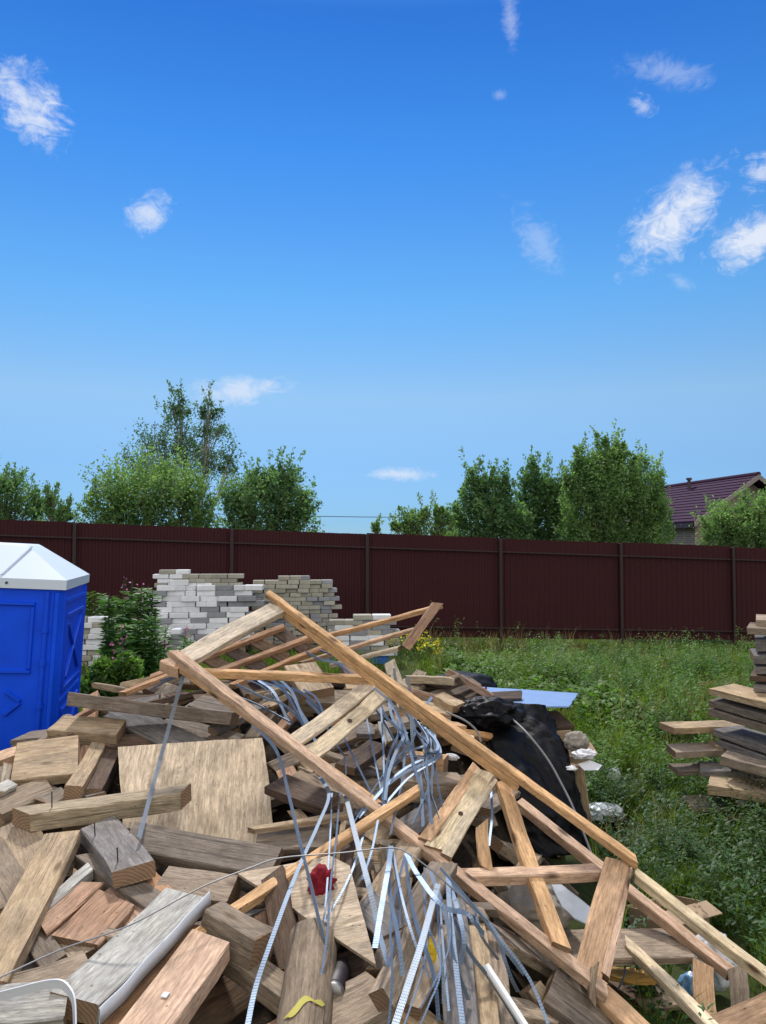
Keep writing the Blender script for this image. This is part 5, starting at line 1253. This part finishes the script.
# ------------------------------------------------------------------ splinters and chips lying on the heap, the boards and the grass edge
bpy.context.view_layer.update(); dg = bpy.context.evaluated_depsgraph_get()
g = random.Random(17); sp_v, sp_f, sp_t = [], [], []
for i in range(2600):
    X = g.uniform(-2.3, 1.35); Y = g.uniform(1.6, 5.3)
    if abs(X) > .55 * Y + .1 or heap(X, Y) < .05: continue
    ok, loc, nrm, _, ob, _ = sc.ray_cast(dg, Vector((X, Y, 2.0)), Vector((0, 0, -1)))
    if not ok or nrm.z < .3 or loc.z > heap(X, Y) + .3: continue
    if ob.name.split('.')[0] not in ('board', 'offcut', 'plank', 'wood_debris', 'beam', 'block', 'slab', 'post', 'log'): continue
    L = g.uniform(.006, .03) * (2 if g.random() < .05 else 1); wdt = g.uniform(.002, .006); a = nrm.orthogonal().normalized(); a = Matrix.Rotation(g.uniform(0, 6.28), 3, nrm) @ a; b = nrm.cross(a); h = g.uniform(.001, .004)
    p = loc + nrm * .0005; n = len(sp_v)
    sp_v += [p - a * L - b * wdt, p + a * L * .8 - b * wdt * .4, p + a * L + b * wdt * .5, p - a * L * .7 + b * wdt, p - a * L * .8 + nrm * h, p + a * L * .9 + nrm * h * .7]
    sp_f += [(n, n + 1, n + 5, n + 4), (n + 1, n + 2, n + 5), (n + 2, n + 3, n + 4, n + 5), (n + 3, n, n + 4)]; sp_t += [g.random()] * 6
me = mesh('wood_chips', sp_v, sp_f, leafmat('wood_chip', (.06, .04, .025), (.34, .24, .14), .0, .9)); at = me.attributes.new('tint', 'FLOAT', 'POINT'); at.data.foreach_set('value', sp_t)
tag(obj('wood_chips', me), 'small splinters and chips strewn over the heap', 'wood chips', kind='stuff')

# ------------------------------------------------------------------ light
EL, AZ = R(50), R(-10)
sd = Vector((math.sin(AZ) * math.cos(EL), math.cos(AZ) * math.cos(EL), math.sin(EL)))
sl = bpy.data.lights.new('sun', 'SUN'); sl.energy = 2.0; sl.angle = R(5); sl.color = (1.0, .95, .88)
so = bpy.data.objects.new('sun', sl); sc.collection.objects.link(so); so.rotation_euler = sd.to_track_quat('Z', 'Y').to_euler(); so.location = sd * 50
w = bpy.data.worlds.new('World'); sc.world = w; w.use_nodes = True
class WT(NT):
    def __init__(s): s.t = w.node_tree; s.t.nodes.clear(); s.out = s.n('ShaderNodeOutputWorld')
t = WT(); tc = t.n('ShaderNodeTexCoord'); vec = tc.outputs['Generated']
sky = t.n('ShaderNodeTexSky', sky_type='NISHITA'); sky.sun_disc = False; sky.sun_elevation = EL; sky.sun_rotation = AZ
sky.air_density = 1.0; sky.dust_density = 0.0; sky.ozone_density = 1.5; sky.altitude = 100
sz = t.n('ShaderNodeSeparateXYZ'); t.l(vec, sz.inputs[0])
tint = t.ramp(sz.outputs[2], [(.03, (.10, .18, .33)), (.10, (.156, .227, .33)), (.185, (.26, .316, .35)), (.30, (.18, .34, .43)), (.459, (.097, .286, .48)), (.576, (.062, .22, .44)), (.85, (.85, .95, 1.0))])
skyc = t.mix(1.0, sky.outputs[0], tint, 'MULTIPLY')
# clouds: soft patches at fixed sky directions, broken up by noise
def dotv(v):
    x = t.n('ShaderNodeVectorMath', operation='DOT_PRODUCT'); t.l(vec, x.inputs[0]); x.inputs[1].default_value = tuple(v); return x.outputs['Value']
mp = t.mapping(vec, (1, 1, 1.5))
nz = t.noise(mp, 13, 10, .68, .9); nf = t.noise(mp, 42, 8, .66, 1.4)
nn_ = t.math('ADD', t.math('MULTIPLY', t.math('SUBTRACT', nz, .5), 4.2), t.math('MULTIPLY', t.math('SUBTRACT', nf, .5), 2.8))
tot = None
CL = [(34, 106, 50, 36, 40, .85, .8), (151, 212, 30, 21, -25, .75, .85), (676, 218, 66, 34, -48, 1.1, .7), (690, 190, 34, 30, 0, .5, .8), (757, 236, 52, 34, -25, 1.1, .7), (762, 176, 30, 22, -30, .7, 1), (668, 72, 52, 16, 10, .28, .9), (642, 106, 16, 11, 30, .55, 1),
      (540, 243, 44, 20, 48, .26, .9), (236, 391, 64, 15, -6, .66, .8), (401, 474, 38, 8, 2, .66, .7), (510, 14, 34, 11, 80, .34, .9), (500, 95, 8, 6, 0, .25, 1), (680, 282, 20, 8, 30, .25, .9)]
for (cx, cy, rx, ry, ang, op, na) in CL:
    c = ray(cx, cy).normalized(); ca, sa = math.cos(R(ang)), math.sin(R(ang))
    rt = Vector((1, 0, 0)); rt = (rt - c * rt.dot(c)).normalized(); uu = rt.cross(c) * 1.0
    e1 = rt * ca - uu * sa; e2 = rt * sa + uu * ca
    k = (ray(cx, cy).length)
    a = t.math('MULTIPLY', dotv(e1), F / rx * k * .9); b = t.math('MULTIPLY', dotv(e2), F / ry * k * .9)
    r2 = t.math('SQRT', t.math('ADD', t.math('MULTIPLY', a, a), t.math('MULTIPLY', b, b)))
    m = t.math('ADD', t.math('SUBTRACT', .62, r2), t.math('MULTIPLY', nn_, na * .62))
    mr = t.n('ShaderNodeMapRange', interpolation_type='SMOOTHSTEP'); t.l(m, mr.inputs[0]); mr.inputs[1].default_value = -.3; mr.inputs[2].default_value = .7; mr.inputs[3].default_value = 0; mr.inputs[4].default_value = op
    fr_ = t.math('GREATER_THAN', dotv(c), .5); lim = t.math('LESS_THAN', r2, 2.2)
    m = t.math('MULTIPLY', t.math('MULTIPLY', mr.outputs[0], fr_), lim); tot = m if tot is None else t.math('MAXIMUM', tot, m)
cl = t.mix(t.math('MINIMUM', tot, .95), skyc, (2.6, 2.8, 3.2))
# unseen bright cloud bank, added behind the photographer and overhead for soft fill
bk = t.math('ADD', dotv(Vector((.1, -.86, .5)).normalized()), t.math('MULTIPLY', t.math('SUBTRACT', t.noise(vec, 3, 5), .5), .9))
mb = t.n('ShaderNodeMapRange', interpolation_type='SMOOTHSTEP'); t.l(bk, mb.inputs[0]); mb.inputs[1].default_value = .12; mb.inputs[2].default_value = .55
cl = t.mix(mb.outputs[0], cl, (4.6, 4.5, 4.4))
bg = t.n('ShaderNodeBackground'); t.l(cl, bg.inputs[0]); bg.inputs[1].default_value = .15
t.l(bg.outputs[0], t.out.inputs[0])
sc.view_settings.view_transform = 'Standard'; sc.view_settings.look = 'None'; sc.view_settings.exposure = 1.0; sc.view_settings.gamma = 1
sc.view_settings.use_curve_mapping = False
